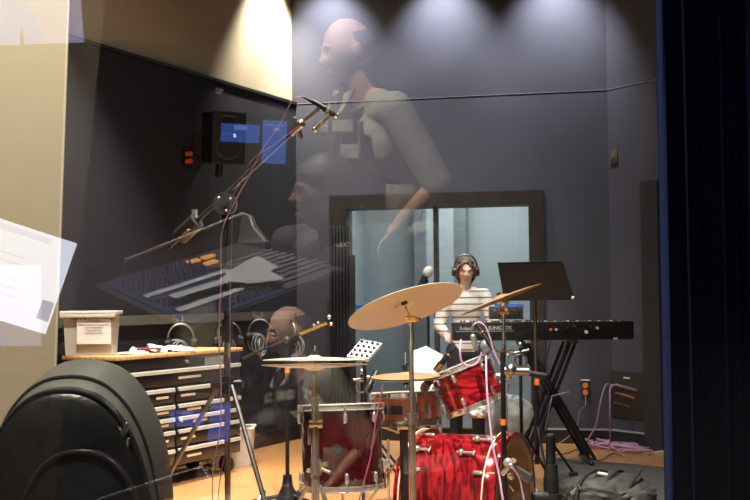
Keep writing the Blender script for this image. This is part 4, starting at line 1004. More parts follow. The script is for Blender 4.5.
DXb, DZb = -.002, .038           # the back face sits further right and higher, as the bag leans and widens
rings = [bagring(fo, Yg-.125, .05), bagring(fo, Yg-.11, .012), bagring(fo, Yg-.09), bagring(fo, Yg-.03, -.02, DXb*.4, DZb*.5), bagring(fo, Yg+.06, -.02, DXb*.75, DZb*.9), bagring(fo, Yg+.11, -.0, DXb, DZb), bagring(fo, Yg+.13, .06, DXb, DZb)]
b = B(); vv = [[b.bm.verts.new(p_) for p_ in r] for r in rings]
for A_, B_ in zip(vv[2:], vv[3:]):
    n_ = len(A_)
    for i in range(n_): b.bm.faces.new((A_[i], A_[(i+1) % n_], B_[(i+1) % n_], B_[i]))
b.bm.faces.new(vv[-1]); P('gusset', b, LEAS, t, ang=50)
b = B(); vv = [[b.bm.verts.new(p_) for p_ in r] for r in rings[:3]]
for A_, B_ in zip(vv, vv[1:]):
    n_ = len(A_)
    for i in range(n_): b.bm.faces.new((A_[i], A_[(i+1) % n_], B_[(i+1) % n_], B_[i]))
# slightly domed front
cen = V((gc, Yg-.15, gz*.5)); prev = vv[0]
for s in (.12, .3, .6, .9):
    cur = [b.bm.verts.new(V((v.co.x+(cen.x-v.co.x)*s, v.co.y-.03*math.sin(s*PI/2), v.co.z+(cen.z-v.co.z)*s))) for v in vv[0]]
    for i in range(len(cur)): b.bm.faces.new((prev[i], prev[(i+1) % len(cur)], cur[(i+1) % len(cur)], cur[i]))
    prev = cur
b.bm.faces.new(prev); P('front_panel', b, LEA, t, ang=60)
P('piping', B().tube([p_+V((0, -.002, 0)) for p_ in rings[1]], .0042, 8, False), PIPE, t)
o2 = bagring(fo, Yg-.06, -.012, DXb*.22, DZb*.3); z_ = P('zipper', B().tube(o2, .0035, 8, False), mat('zipper_dark', (.09, .09, .09), .25, .7), t)
b = B(); q = W(118, 420, Yg-.13); q = V((rings[1][40].x+.008, Yg-.12, rings[1][40].z))
zp = [r for r in rings[1] if r.x > gc and r.z < W(120, 418, Yg-.1).z][0]
b.box(zp+V((.006, -.008, -.01)), (.010, .008, .03), Matrix.Rotation(.35, 3, 'Y'), bev=.002); b.box(zp+V((.012, -.01, -.036)), (.008, .005, .026), bev=.002); P('zip_pull', b, STEEL, t)
# front pocket
pk0, pk1 = W(18, 480, Yg-.17).x, W(143, 480, Yg-.17).x; pkz = W(75, 451, Yg-.17).z
po = outline((pk1-pk0)/2, pkz, (pk0+pk1)/2, h=.2, zb=.08)
b = B(); ra_ = [b.bm.verts.new(V((x, Yg-.145, z))) for x, z in po]; rb2 = [b.bm.verts.new(V((x, Yg-.175, z))) for x, z in po]
pc = ((pk0+pk1)/2, pkz*.5); rc2 = [b.bm.verts.new(V((x+(pc[0]-x)*.08, Yg-.185, z+(pc[1]-z)*.06))) for x, z in po]
for A_, B_ in ((ra_, rb2), (rb2, rc2)):
    for i in range(len(A_)): b.bm.faces.new((A_[i], A_[(i+1) % len(A_)], B_[(i+1) % len(A_)], B_[i]))
b.bm.faces.new(rc2); pk = P('front_pocket', b, LEA, t, ang=50)
P('piping', B().tube([V((x, Yg-.18, z)) for x, z in po], .004, 8, False), PIPE, pk)

# ------------------------------------------------------------------ people
def skin_mat(name, c): return mat(name, c, .5, noise_s=20, var=.06)
def head_geo(b, hc, s=1.0, yaw=0, nod=0, ears=True):
    """head facing -Y, centred at hc, about .23 m tall"""
    R_ = Matrix.Rotation(yaw, 3, 'Z') @ Matrix.Rotation(nod, 3, 'X')
    r = bmesh.ops.create_icosphere(b.bm, subdivisions=6, radius=1)
    g = lambda a, m, w: math.exp(-((a-m)/w)**2)
    for v in r['verts']:
        x, y, z = v.co; fr = max(0, -y)
        X, Y, Zz = x*.074, y*.096, z*.115
        if z < 0: X *= 1+.30*z; 
        if y > 0 and z < -.2: Y *= 1-.55*min(1, (-.2-z)/.7)
        if y < 0 and z < -.1: Y *= 1-.08*(-.1-z); X *= 1.0
        if fr > .3:
            Y -= .024*g(x, 0, .15)*g(z, -.16, .13)*(fr > .5) + .010*g(x, 0, .11)*g(z, .04, .14)     # nose
            Y += .010*(g(x, .36, .17)+g(x, -.36, .17))*g(z, .05, .10)                                  # eye sockets
            Y -= .006*(g(abs(x), .3, .28))*g(z, .22, .09)                                             # brow
            Y -= .006*g(x, 0, .26)*(g(z, -.47, .05)+g(z, -.58, .05)) - .004*g(x, 0, .3)*g(z, -.525, .02)  # lips
            Y -= .010*g(x, 0, .3)*g(z, -.85, .14)                                                     # chin
            Y -= .004*g(abs(x), .45, .2)*g(z, -.2, .18)                                               # cheeks
        v.co = V(hc) + R_ @ (V((X, Y, Zz))*s)
    if ears:
        for sg in (-1, 1):
            b.sph(V(hc)+R_ @ (V((sg*.074, .012, -.005))*s), .03*s, (.35, .62, 1.05), R_ @ Matrix.Rotation(sg*.3, 3, 'Z'), 14)
    return R_
def face_parts(t, M, hc, R_, s, closed, hairc, eyec=(.06, .03, .02)):
    EY = mat(t.name+'_eye', (.75, .72, .68), .2); IR = mat(t.name+'_iris', eyec, .15); LP = mat(t.name+'_lips', (.42, .17, .14), .5); BR = mat(t.name+'_brow', hairc, .8)
    f = lambda x, y, z: M @ (V(hc) + R_ @ (V((x, y, z))*s))
    RM = M.to_3x3() @ R_
    for sg in (-1, 1):
        if not closed:
            e = P('eye', B().sph(f(sg*.026, -.077, .006), .0115*s, n=14), EY, t); P('iris', B().sph(f(sg*.026, -.0845, .005), .0052*s, n=10), IR, e)
        else:
            P('eyelashes', B().tube([f(sg*.014, -.089, -.001), f(sg*.026, -.0915, -.005), f(sg*.039, -.084, -.001)], .0017*s, 6), BR, t)
        P('eyebrow', B().tube([f(sg*.012, -.094, .024), f(sg*.028, -.0935, .030), f(sg*.044, -.082, .024)], .0028*s, 6), BR, t)
    P('lips', B().tube([f(-.021, -.087, -.060), f(-.008, -.0955, -.058), f(.008, -.0955, -.058), f(.021, -.087, -.060)], .0034*s, 6), LP, t)
def hand(b, w, d, up, s=1, curl=.5, side=1):
    """palm and five fingers; w wrist, d pointing direction, up back-of-hand normal"""
    d = d.normalized(); up = (up - d*up.dot(d)).normalized(); x = d.cross(up)*side
    b.cap(w, w+d*.03*s, .024*s, .026*s, 10)
    for k_ in range(4):
        o_ = x*(-.027+.018*k_)*s; L = [.068, .078, .074, .058][k_]*s; r = .0085*s
        b.cap(w+d*.01*s+o_*.6, w+d*.085*s+o_, .012*s, .0105*s, 8)
        k0 = w+d*.085*s+o_; a = curl
        p1 = k0+(d*math.cos(a*.5)-up*math.sin(a*.5))*L*.45; p2 = p1+(d*math.cos(a*1.3)-up*math.sin(a*1.3))*L*.32; p3 = p2+(d*math.cos(a*1.9)-up*math.sin(a*1.9))*L*.25
        b.cap(k0, p1, r, r*.95, 8); b.cap(p1, p2, r*.95, r*.88, 8); b.cap(p2, p3, r*.88, r*.8, 8)
    t0 = w+d*.025*s-x*.024*s; t1 = t0+(d*.7-x*.6-up*.3).normalized()*.035*s; t2 = t1+(d*.9-x*.25-up*.3).normalized()*.03*s; t3 = t2+(d-up*.4).normalized()*.022*s
    b.cap(t0, t1, .012*s, .0105*s, 8); b.cap(t1, t2, .0105*s, .0095*s, 8); b.cap(t2, t3, .0095*s, .008*s, 8)
def figure(name, label, base, yaw, s, sit, arms, skinc, hairc, tops, pants, group=None, head_yaw=0, nod=0, closed=False, vox=.0055, build_torso=.0, seat=.5, lean=0, shoes=(.02, .02, .02), sleeve=1.0, girth=1.0):
    """local frame faces -Y. returns (thing, matrix, head centre, head rotation)"""
    M = Matrix.Translation(base) @ Matrix.Rotation(yaw, 4, 'Z')
    t = T(name, label, 'person', base, group)
    pz = (seat+.09)/s if sit else .93
    L = lambda x, y, z: V((x, y-lean*max(0, z-.93), z+pz-.93))*s
    hip = L(0, 0, .93); waist = L(0, .0, 1.08); chest = L(0, -.0, 1.27); nb = L(0, .012, 1.42); hc = L(0, -.02, 1.60)
    sh = [L(sg*.175*girth**.5, .01, 1.385) for sg in (-1, 1)]
    el = [L(*a[0]) for a in arms]; wr = [L(*a[1]) for a in arms]
    hp = [L(sg*.09, 0, .90) for sg in (-1, 1)]
    if sit: kn = [V((sg*.13*s, -.42*s, (seat+.06))) for sg in (-1, 1)]; an = [V((sg*.13*s, -.40*s, .09)) for sg in (-1, 1)]
    else: kn = [V((sg*.095, -.01, .49))*s for sg in (-1, 1)]; an = [V((sg*.10, .02, .085))*s for sg in (-1, 1)]
    b = B()
    def torso(b, g, arms_=True, low=True, sl=1.0, neck=True):
        b.sph(chest, .155*s, (1.0*girth, .70*girth, 1.05)); b.sph(L(0, 0, 1.20), .145*s, (.98*girth, .70*girth, 1.1)); b.sph(waist, .13*s, (1*girth, .74*girth, 1.2)); b.sph(hip, .145*s, (1.05*girth, .78*girth, .9))
        b.cap(sh[0].lerp(sh[1], .18)+V((0, 0, 0)), sh[0].lerp(sh[1], .82), (.062+g)*s, (.062+g)*s); b.cap(L(-.07, .015, 1.42), L(.07, .015, 1.42), (.045+g)*s, (.045+g)*s)
        for i in range(2):
            if sl > 0:
                e_ = sh[i].lerp(el[i], min(1, sl*2)); b.cap(sh[i], e_, (.054+g)*s, (.044+g*1.1)*s)
                if sl > .5: b.cap(el[i], el[i].lerp(wr[i], (sl-.5)*2*.93), (.041+g)*s, (.030+g)*s)
    torso(b, 0)
    b.cap(nb-V((0, 0, .03)), hc+V((0, .02, -.06))*s, .056*s*girth**.4, .052*s*girth**.4)
    R_ = head_geo(b, hc, s, head_yaw, nod)
    for i in range(2):
        b.cap(hp[i], kn[i], .082*s, .056*s); b.cap(kn[i], an[i], .054*s, .036*s)
        b.cap(an[i]-V((0, 0, .03))*s, an[i]+V((0, -.15, -.045))*s, .035*s, .03*s)
        hand(b, wr[i], (wr[i]-el[i]) + V((0, 0, -.0)), arms[i][2], s, arms[i][3], 1 if i == 0 else -1)
    me = remesh(b, vox, 2); me.transform(M); link('body', me, skin_mat(name+'_skin', skinc), t, True, 180)
    # top garment
    b = B(); torso(b, .012, sl=sleeve)
    for c_, r_, sc_ in ((chest, .17, (1*girth, .74*girth, 1.0)), (waist, .15, (1.02*girth, .8*girth, 1.35)), (hip, .158, (1.06*girth, .82*girth, .75))): b.sph(c_, r_*s, sc_)
    me = remesh(b, vox*1.3, 3)
    # open collar: drop what rises above the neck base
    bm = bmesh.new(); bm.from_mesh(me)
    dz_ = [f for f in bm.faces if (f.calc_center_median()-nb).length < .075*s*girth**.4 or f.calc_center_median().z > nb.z+.03*s]
    bmesh.ops.delete(bm, geom=dz_, context='FACES'); bm.to_mesh(me); bm.free()
    me.transform(M); top = link('top', me, tops, t, True, 180)
    b = B(); b.sph(hip-V((0, 0, .02)), .157*s, (1.02*girth, .80*girth, .75))
    for i in range(2): b.cap(hp[i], kn[i], .092*s, .068*s); b.cap(kn[i], kn[i].lerp(an[i], .93), .066*s, .052*s)
    me = remesh(b, vox*1.6, 2); me.transform(M); link('trousers', me, pants, t, True, 180)
    SH = mat(name+'_shoe', shoes, .4)
    for i in range(2):
        b = B(M); b.cap(an[i]+V((0, .035, -.04))*s, an[i]+V((0, -.15, -.045))*s, .040*s, .036*s, 12); P('shoe', b, SH, t)
    return t, M, hc, R_, s, L

# striped sweater
SW = mat('striped_sweater', (.7, .66, .58), .9, bump=.3, bscale=400); nt, p, tc = nodes(SW)
sx_ = nt.nodes.new('ShaderNodeSeparateXYZ'); geo = nt.nodes.new('ShaderNodeTexCoord'); nt.links.new(geo.outputs['Object'], sx_.inputs[0])
ml = nt.nodes.new('ShaderNodeMath'); ml.operation = 'MULTIPLY'; ml.inputs[1].default_value = 22.0; nt.links.new(sx_.outputs['Z'], ml.inputs[0])
fr_ = nt.nodes.new('ShaderNodeMath'); fr_.operation = 'FRACT'; nt.links.new(ml.outputs[0], fr_.inputs[0])
r = ramp(nt, [(.0, (.2, .16, .15)), (.20, (.2, .16, .15)), (.24, (.72, .69, .62)), (1, (.72, .69, .62))]); r.color_ramp.interpolation = 'CONSTANT'
nt.links.new(fr_.outputs[0], r.inputs['Fac']); nt.links.new(r.outputs['Color'], p.inputs['Base Color'])

Yw = 8.12; hw = W(465.5, 269.5, Yw); s_w = hw.z/1.615
DN = V((0, 0, 1))
t, M, hc, R_, s, L = figure('person', 'person standing behind the keyboard in striped sweater and headphones, looking down', V((hw.x, Yw, 0)), 0.0, s_w, False,
    [((-.24, -.06, 1.12), (-.20, -.29, 1.06), V((0, 0, 1)), .5), ((.24, -.06, 1.12), (.20, -.29, 1.06), V((0, 0, 1)), .5)],
    (.80, .58, .47), (.1, .06, .035), SW, mat('dark_jeans', (.02, .025, .04), .8), nod=.22, closed=True, girth=.84)
face_parts(t, M, hc, R_, s, True, (.12, .07, .04))
HAIR = mat('brown_hair', (.12, .065, .035), .5, noise_s=60, var=.5)
b = B(); r = bmesh.ops.create_icosphere(b.bm, subdivisions=5, radius=1); kill = []
for f in b.bm.faces:
    c = f.calc_center_median()
    if c.y < .02 and c.z < .66 and abs(c.x) < .86: kill.append(f)
    elif c.z < -.95: kill.append(f)
bmesh.ops.delete(b.bm, geom=kill, context='FACES')
for v in b.bm.verts:
    x, y, z = v.co; w_ = 1+.05*noise.noise(V((x*9, y*9, z*2)))
    v.co = V((x*.090*w_*(1 if z > 0 else 1+.1*z), y*.110*w_+.004, z*.128+(.0 if z > -.2 else -.015)))
    v.co = V(hc)+R_ @ (v.co*s)
b.M = M
for v in b.bm.verts: v.co = M @ v.co
bmesh.ops.recalc_face_normals(b.bm, faces=b.bm.faces); bmesh.ops.solidify(b.bm, geom=list(b.bm.faces), thickness=.010)
P('hair', b, HAIR, t, ang=180)
for sg in (-1, 1):     # locks falling from the parting
    b = B(); f = lambda x, y, z: M @ (V(hc)+R_ @ (V((x, y, z))*s))
    b.tube([f(sg*.008, -.080, .098), f(sg*.045, -.086, .070), f(sg*.070, -.060, .025), f(sg*.076, -.042, -.03), f(sg*.074, -.035, -.07)], .01, 8, rs=[.006, .010, .011, .009, .005]); P('hair_lock', b, HAIR, t)
hp_ = T('headphones', 'black headphones with silver band worn by the person at the keyboard', 'headphones', M @ V(hc), 'worn headphones')
Mh = M @ Matrix.Translation(V(hc)) @ R_.to_4x4() @ Matrix.Translation((0, .008, .03)); headphones(hp_, Mh, R=.098*s)

# ------------------------------------------------------------------ control room behind the camera (it is what the window reflects)
SHIRT = mat('olive_shirt', (.36, .37, .29), .85, noise_s=14, var=.14, bump=.5, bscale=14)
TEE = mat('dark_tshirt', (.03, .03, .035), .9)
s_m = 1.0; seat_m = head_real.z - .105*0 - .67 - .09
hm = head_real
yawm = math.radians(-68)            # faces -x and a little to the glass
face = lambda yaw: Matrix.Rotation(yaw, 3, 'Z') @ V((0, -1, 0))
# local -Y must become (-1, .35)
yawm = math.atan2(-1, -.42)         # rotation that sends (0,-1) to (sin, -cos)
hloc = Matrix.Rotation(yawm, 3, 'Z') @ V((0, -.02-.30*.67, 0))
bm_ = V((hm.x-hloc.x, hm.y-hloc.y, 0))
t, M, hc, R_, s, L = figure('person', 'bald person in light olive button shirt seated in profile, mirrored in the glass', bm_, yawm, 1.0, True,
    [((-.27, .06, 1.12), (-.20, -.10, .98), V((0, 0, 1)), .6), ((.27, .06, 1.12), (.20, -.10, .98), V((0, 0, 1)), .6)],
    (.66, .40, .30), (.1, .08, .06), SHIRT, mat('grey_trousers', (.08, .08, .09), .8), nod=.22, head_yaw=.1, seat=seat_m, lean=.30, sleeve=.5, girth=1.15)
face_parts(t, M, hc, R_, s, False, (.15, .11, .08))
b = B(); r = bmesh.ops.create_icosphere(b.bm, subdivisions=5, radius=1)
bmesh.ops.delete(b.bm, geom=[f for f in b.bm.faces if not (f.calc_center_median().y > .05 and -.35 < f.calc_center_median().z < .5)], context='FACES')
for v in b.bm.verts: v.co = M @ (V(hc)+R_ @ (V((v.co.x*.0785, v.co.y*.1015, v.co.z*.1195))*s))
P('cropped_hair', b, mat('cropped_hair', (.09, .07, .06), .9), t, ang=180)
b = B(M); 
for (x, z) in ((-.10, 1.28), (.10, 1.28)): b.box(L(x, -.135*1.1, z), (.11, .02, .12), Matrix.Rotation(x*2.6, 3, 'Z'), bev=.004); b.box(L(x, -.145*1.1, z+.05), (.12, .02, .035), Matrix.Rotation(x*2.6, 3, 'Z'), bev=.003)
P('breast_pocket', b, SHIRT, t)
b = B(M); b.box(L(0, -.128*1.15, 1.33), (.07, .03, .2), Matrix.Rotation(-.1, 3, 'X'), bev=.01); P('undershirt', b, TEE, t)
b = B(M)
for sg in (-1, 1): b.prism([L(sg*.03, -.10, 1.445), L(sg*.10, -.085, 1.46), L(sg*.085, -.15, 1.38), L(sg*.035, -.155, 1.37)], V((0, .012, .004)))
P('collar', b, SHIRT, t)
b = B(M)
for k_ in range(5): b.sph(L(.045, -.158*1.12, 1.33-.06*k_), .006, n=8)
P('shirt_buttons', b, WHITEP, t, label='row of pale shirt buttons')
st = T('stool', 'tall black padded stool under the bald person in the olive shirt', 'stool', bm_)
P('seat', B().lathe([(.001, seat_m-.05), (.17, seat_m-.05), (.19, seat_m-.07), (.17, seat_m-.11), (.001, seat_m-.11)], Matrix.Translation(bm_)), MATTE, st)
P('pole', B().cyl(bm_+Z*.05, bm_+Z*(seat_m-.10), .025), CHROME, st); P('base', B().lathe([(.001, .05), (.05, .05), (.2, .02), (.22, 0), (.001, 0)], Matrix.Translation(bm_)), CHROME, st)

h2 = VA(326, 194, 3.5); yaw2 = math.atan2(-1, -.3); hl2 = Matrix.Rotation(yaw2, 3, 'Z') @ V((0, -.02, 0)); b2_ = V((h2.x-hl2.x, h2.y-hl2.y, 0)); seat2 = h2.z-.67-.09
t, M, hc, R_, s, L = figure('person', 'dark-haired person in dark top seated lower beside the console, mirrored in the glass', b2_, yaw2, 1.0, True,
    [((-.23, .05, 1.12), (-.14, -.14, 1.04), V((0, 0, 1)), .6), ((.23, .05, 1.12), (.14, -.14, 1.04), V((0, 0, 1)), .6)],
    (.27, .16, .12), (.02, .015, .01), mat('black_hoodie', (.015, .015, .018), .9), mat('black_jeans', (.012, .012, .015), .9), seat=max(.12, seat2), sleeve=1.0)
face_parts(t, M, hc, R_, s, False, (.02, .015, .01))
b = B(); r = bmesh.ops.create_icosphere(b.bm, subdivisions=5, radius=1)
bmesh.ops.delete(b.bm, geom=[f for f in b.bm.faces if f.calc_center_median().y < -.15 and f.calc_center_median().z < .5 or f.calc_center_median().z < -.75], context='FACES')
for v in b.bm.verts: v.co = M @ (V(hc)+R_ @ (V((v.co.x*.092, v.co.y*.112, v.co.z*.128))*s))
P('hair', b, mat('black_hair', (.015, .01, .008), .6), t, ang=180)
st = T('footstool', 'low black cushion seat under the dark-haired person', 'stool', b2_)
P('cushion', B().box(b2_+Z*((max(.12, seat2)-.05)/2), (.42, .42, max(.12, seat2)-.05), bev=.02), MATTE, st)

# mixing console on its legs
k1, k2, k3 = VA(92, 286, 3.3), VA(186, 330, 2.6), VA(348, 270, 3.1)
cu_ = (k3-k2); cv_ = (k1-k2); cn_ = cu_.cross(cv_).normalized()
if cn_.z < 0: cn_ = -cn_
cen = k2 + cu_*.5 + cv_*.5
def kc_(u, v, w=0): return k2 + cu_*u + cv_*v + cn_*w
def kb_(b, u0, u1, v0, v1, z0, z1): return b.prism([kc_(u0, v0, z0), kc_(u1, v0, z0), kc_(u1, v1, z0), kc_(u0, v1, z0)], cn_*(z1-z0))
t = T('mixing_console', 'dark mixing console with blue fader bank and amber meters, mirrored in the glass', 'mixing console', V((cen.x, cen.y, 0)))
CONS = mat('console_panel_grey', (.05, .05, .052), .5); CONB = mat('console_blue_section', (.03, .07, .2), .5); CONG = mat('console_ridge_grey', (.16, .16, .165), .5)
P('console_body', kb_(B(), 0, 1, 0, 1, -.10, -.01), BLACKP, t, False)
P('control_surface', kb_(B(), .0, 1.0, .0, 1.0, -.01, 0), CONS, t, False)
P('blue_section', kb_(B(), .04, .56, .02, .98, 0, .003), CONB, t, False)
for v_ in (.18, .50): P('fader_strip', kb_(B(), .08, .60, v_, v_+.055, .003, .008), WHITEP, t, False)
kk = B()
for j, v_ in enumerate((.07, .12, .30, .35, .41, .62, .67, .72, .80, .86, .92)):
    for i in range(16): kk.cyl(kc_(.09+.031*i, v_, .002), kc_(.09+.031*i, v_, .012), .0042, n=6)
P('knob_field', kk, mat('knob_red_grey', (.55, .25, .22), .5), t)
P('ridged_panel', kb_(B(), .60, .99, .02, .68, 0, .004), CONG, t, False)
b = B()
for i in range(9): kb_(b, .60, .99, .10+.065*i, .108+.065*i, .004, .010)
P('channel_ridges', b, mat('ridge_line', (.5, .5, .48), .5), t, False)
b = B(); up = V((0, 0, 1)); vb_ = cv_.normalized()*.03
b.prism([kc_(.18, 1.0), kc_(1.02, 1.0), kc_(1.06, 1.0)+up*.09, kc_(.22, 1.0)+up*.045], vb_); P('meter_bridge', b, mat('meter_bridge_grey', (.09, .09, .09), .5), t, False)
b = B(); b.prism([kc_(1.0, 1.0), kc_(1.04, 1.0)+up*.09, kc_(1.05, .93)+up*.085, kc_(1.05, .88)+up*.05, kc_(1.04, .80)+up*.03, kc_(1.0, .7)+up*.022, kc_(1.0, .7)], cu_.normalized()*.02); P('end_cheek', b, bpy.data.materials['meter_bridge_grey'], t, False)
b = B(); b.tube([kc_(.20, 1.0)+up*.047, kc_(1.05, 1.0)+up*.092], .005, 8, False); b.tube([kc_(1.05, 1.0)+up*.092, kc_(1.05, .93)+up*.087, kc_(1.05, .88)+up*.052, kc_(1.04, .80)+up*.032, kc_(1.0, .7)+up*.024], .004, 8); P('edge_trim', b, mat('pale_edge_trim', (.35, .35, .33), .5), t)
ORG = mat('amber_meter_light', (.6, .25, .05), .5, emit=(1, .42, .1, 3))
for (u, v_) in ((.66, .86), (.55, .86), (.60, .74)): P('amber_meter', kb_(B(), u, u+.08, v_, v_+.045, 0, .006), ORG, t, False)
for (u, v_) in ((.5, .12), (.4, .80)):
    a_ = kc_(u, v_, -.09); P('leg', B().cyl(V((a_.x, a_.y, 0)), a_, .018), BLACK, t)
q_ = [(.98, .60), (.70, .50), (.60, .42), (.30, .44), (.30, .37), (.62, .34), (.66, .22), (.80, .14), (.84, .30), (.92, .34)]
tag(P('paper_sheet', B().prism([kc_(u-.18, v_-.08, .022) for u, v_ in q_], cn_*.001), WHITEP, None, False), 'cut pale paper lying across the mixing console, mirrored in the glass', 'paper')

# screens
def screen(label, px, py, D, w, h, rz, tilt, roll, make_mat, strength):
    c = VA(px, py, D); tgt = (mirA(EYE)-c).normalized()
    M = frame(c, tgt, V((1, 0, 0))) @ Matrix.Rotation(roll, 4, 'Z') @ Matrix.Rotation(rz, 4, 'Y') @ Matrix.Rotation(tilt, 4, 'X')
    t = T('monitor_screen', label, 'monitor', V((c.x, c.y, 0)))
    P('bezel', B(M).box((0, 0, -.012), (w+.012, h+.012, .02), bev=.003), BLACKP, t)
    sm = make_mat(w, h, strength); P('display', B(M).box((0, 0, .0), (w, h, .002)), sm, t, False)
    b = B(); b.cyl(c+V((0, -.03, -.02)), V((c.x, c.y-.03, .02)), .012); b.cyl(V((c.x, c.y-.03, 0)), V((c.x, c.y-.03, .02)), .12, n=24); P('stand', b, BLACK, t)
    return t, M
def emis(name, col, st):
    return mat(name, (.02, .02, .02), .4, emit=(*col, st))
WHSC = emis('screen_white', (.80, .86, 1), 5.2); BLSC = emis('screen_blue', (.05, .17, .72), 2.2); LISC = emis('screen_lilac', (.42, .42, .66), 2.6); BL2 = emis('screen_periwinkle', (.22, .32, .75), 3.0); GRSC = emis('screen_grey_text', (.72, .77, .92), 4.6)
def plain(m): return lambda w, h, s: m
def on_screen(M, x, y, w, h, mt, t, name, z=.0016): P(name, B(M).box((x, y, z), (w, h, .001)), mt, t, False)
# white document tablet at the left
D1 = 6.0; k_ = D1/FPX
t, M = screen('tilted screen showing a white document with a blue corner, mirrored over the cream wall', 1, 270, D1, 122*k_, 97*k_, 0, 0, .33, plain(WHSC), 5)
on_screen(M, 53*k_, 26*k_, 12*k_, 20*k_, BL2, t, 'blue_icon')
for i in range(6): on_screen(M, -8*k_, (22-8*i)*k_, (70-9*(i % 3))*k_, 1.6*k_, GRSC, t, 'text_line')
on_screen(M, 6*k_, -42*k_, 60*k_, 6*k_, GRSC, t, 'footer_band')
D2 = 6.2; k_ = D2/FPX
t, M = screen('upright lilac and blue screen, mirrored high over the cream wall', 18, -2, D2, 122*k_, 92*k_, 0, 0, -.014, plain(LISC), 5)
b = B(M).prism([(x_*k_, y_*k_, .0008) for x_, y_ in [(-60, 45)] + [(-60+72*math.cos(a)+8, 45-72*math.sin(a)) for a in [i*PI/2/12 for i in range(12)]] + [(-60, -20)]], (0, 0, .0008)); P('blue_disc', b, BL2, t, False)
on_screen(M, 20*k_, -38*k_, 78*k_, 12*k_, WHSC, t, 'white_band')
D3 = 4.9; k_ = D3/FPX
t, M = screen('blue laptop display beside the wall speaker, mirrored in the glass', 274, 142, D3, 24*k_, 43*k_, 0, 0, .06, plain(BLSC), 2)
on_screen(M, 2*k_, -13*k_, 7*k_, 3*k_, BL2, t, 'date_text'); on_screen(M, 0, -17*k_, 20*k_, .8*k_, BL2, t, 'underline')
t, M = screen('wide blue display left of the laptop display, mirrored over the wall speaker', 240, 133, D3+.4, 42*k_, 20*k_, 0, 0, .06, plain(BLSC), 2)
on_screen(M, -6*k_, 3*k_, 2.6*k_, 4*k_, WHSC, t, 'pointer_icon'); on_screen(M, 0*k_, -6*k_, 14*k_, 5*k_, BL2, t, 'text_block')

# ------------------------------------------------------------------ lights
def spot(name, loc, target, power, size, blend=.6, col=(1, .93, .84), rad=.06):
    l = bpy.data.lights.new(name, 'SPOT'); l.energy = power; l.spot_size = math.radians(size); l.spot_blend = blend; l.color = col; l.shadow_soft_size = rad
    o = bpy.data.objects.new(name, l); COL.objects.link(o); d = V(target)-V(loc); o.matrix_world = Matrix.Translation(V(loc)) @ d.to_track_quat('-Z', 'Y').to_matrix().to_4x4(); return o
def area(name, loc, target, power, sx, sy, col=(1, .93, .85)):
    l = bpy.data.lights.new(name, 'AREA'); l.energy = power; l.shape = 'RECTANGLE'; l.size = sx; l.size_y = sy; l.color = col
    o = bpy.data.objects.new(name, l); COL.objects.link(o); d = V(target)-V(loc); o.matrix_world = Matrix.Translation(V(loc)) @ d.to_track_quat('-Z', 'Y').to_matrix().to_4x4(); return o
for i, px in enumerate((330, 443, 556)):
    w = onback(px, 10); l0 = V((w.x, w.y, CZ-.08)) + NB*.34
    spot('wall_washer', l0, l0 + V((0, 0, -1)) + NB*-.34, 260, 80, 1.0, (.86, .88, 1.0), .04)
w = onleft(272, 60); l0 = V((w.x, w.y, CZ-.04)) + NL*.22
spot('wall_washer', l0, l0 + V((0, 0, -1)) - NL*.25, 520, 75, .8, (1, .93, .8), .03)
spot('kit_downlight', (.0, 4.0, CZ-.08), (.05, 5.1, .4), 1750, 68, .8, (1, .93, .82), .03)
spot('kit_downlight', (1.0, 6.2, CZ-.08), (.5, 6.0, .0), 420, 75, .8, (1, .93, .82), .03)
spot('room_downlight', (-.6, 6.9, CZ-.08), (-.5, 6.6, 0), 900, 42, .7, (1, .92, .8), .03)  # unseen extra lamp, added to brighten this stretch of floor
spot('room_downlight', (-1.3, 5.6, CZ-.08), (-1.65, 6.6, .8), 1250, 52, .8, (1, .9, .76), .03)
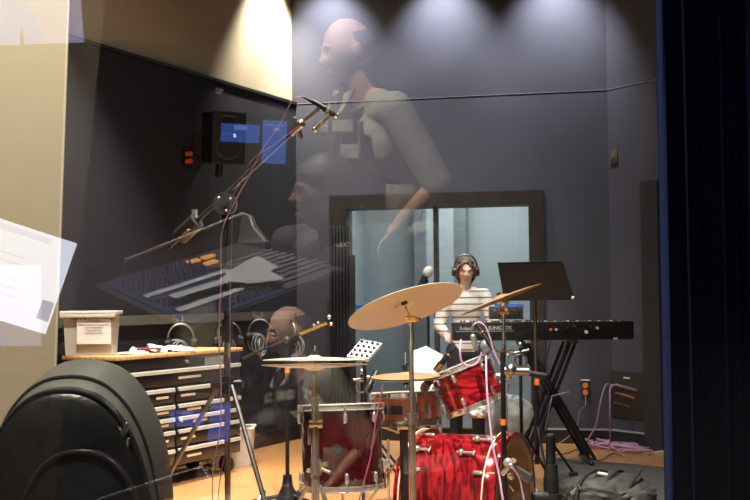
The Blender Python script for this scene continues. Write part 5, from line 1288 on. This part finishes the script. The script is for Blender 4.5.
spot('person_fill_spot', (.45, 6.2, CZ-.1), (.64, 8.1, 1.4), 520, 26, .6, (1, .94, .86), .06)  # unseen fill added to light the person's face from the front
spot('room_downlight', (-.2, 7.4, CZ-.08), (.2, 8.1, 1.2), 240, 75, .8, (1, .94, .86), .03)
spot('front_downlight', (-.75, 1.9, CZ-.08), (-.9, 2.75, .8), 750, 80, .9, (1, .9, .72), .08)
for lx, ly in ((-.9, 3.4), (1.6, 3.6), (-.5, 5.4), (1.7, 5.6)): spot('ambient_fill_spot', (lx, ly, CZ-.05), (lx, ly, 0), 75, 165, .9, (1, .95, .9), .02)  # wide spots added as general room fill, no fixtures behind them
bc_ = (q0+q1+qa+qb)/4
area('booth_lamp', bc_+V((0, 0, 2.42)), bc_, 68, 1.1, 1.1, (.93, .98, 1))
spot('crash_fill_spot', (-.35, 1.75, 1.5), (cc.x, cc.y, cc.z), 130, 17, .8, (1, .97, .88), .02)  # unseen source added on the window side to lighten the crash cymbal's underside
spot('control_room_downlight', (hm.x-.75, hm.y+.8, 3.0), (hm.x, hm.y, hm.z-.25), 700, 60, .7, (1, .88, .72), .012)
spot('console_lamp', (cen.x, cen.y-.1, 2.7), (cen.x, cen.y, .8), 300, 60, .7, (1, .95, .9), .012)
spot('curtain_blue_fill', (-.8, 2.02, 2.6), (.7, 2.02, 1.1), 16, 70, .8, (.12, .32, 1), .03)  # made-up blue source, added to graze the curtain's fold ridges
w_ = bpy.data.worlds.new('world'); sc.world = w_; w_.use_nodes = True; w_.node_tree.nodes['Background'].inputs[0].default_value = (.5, .55, .6, 1); w_.node_tree.nodes['Background'].inputs[1].default_value = .02
sc.view_settings.view_transform = 'Standard'; sc.view_settings.look = 'None'; sc.view_settings.gamma = 1; sc.view_settings.exposure = 0; sc.view_settings.use_curve_mapping = False
sc.cycles.use_denoising = True; sc.cycles.max_bounces = 10; sc.cycles.glossy_bounces = 4; sc.cycles.caustics_reflective = False; sc.cycles.caustics_refractive = False; sc.cycles.transparent_max_bounces = 24; sc.cycles.sample_clamp_indirect = 6
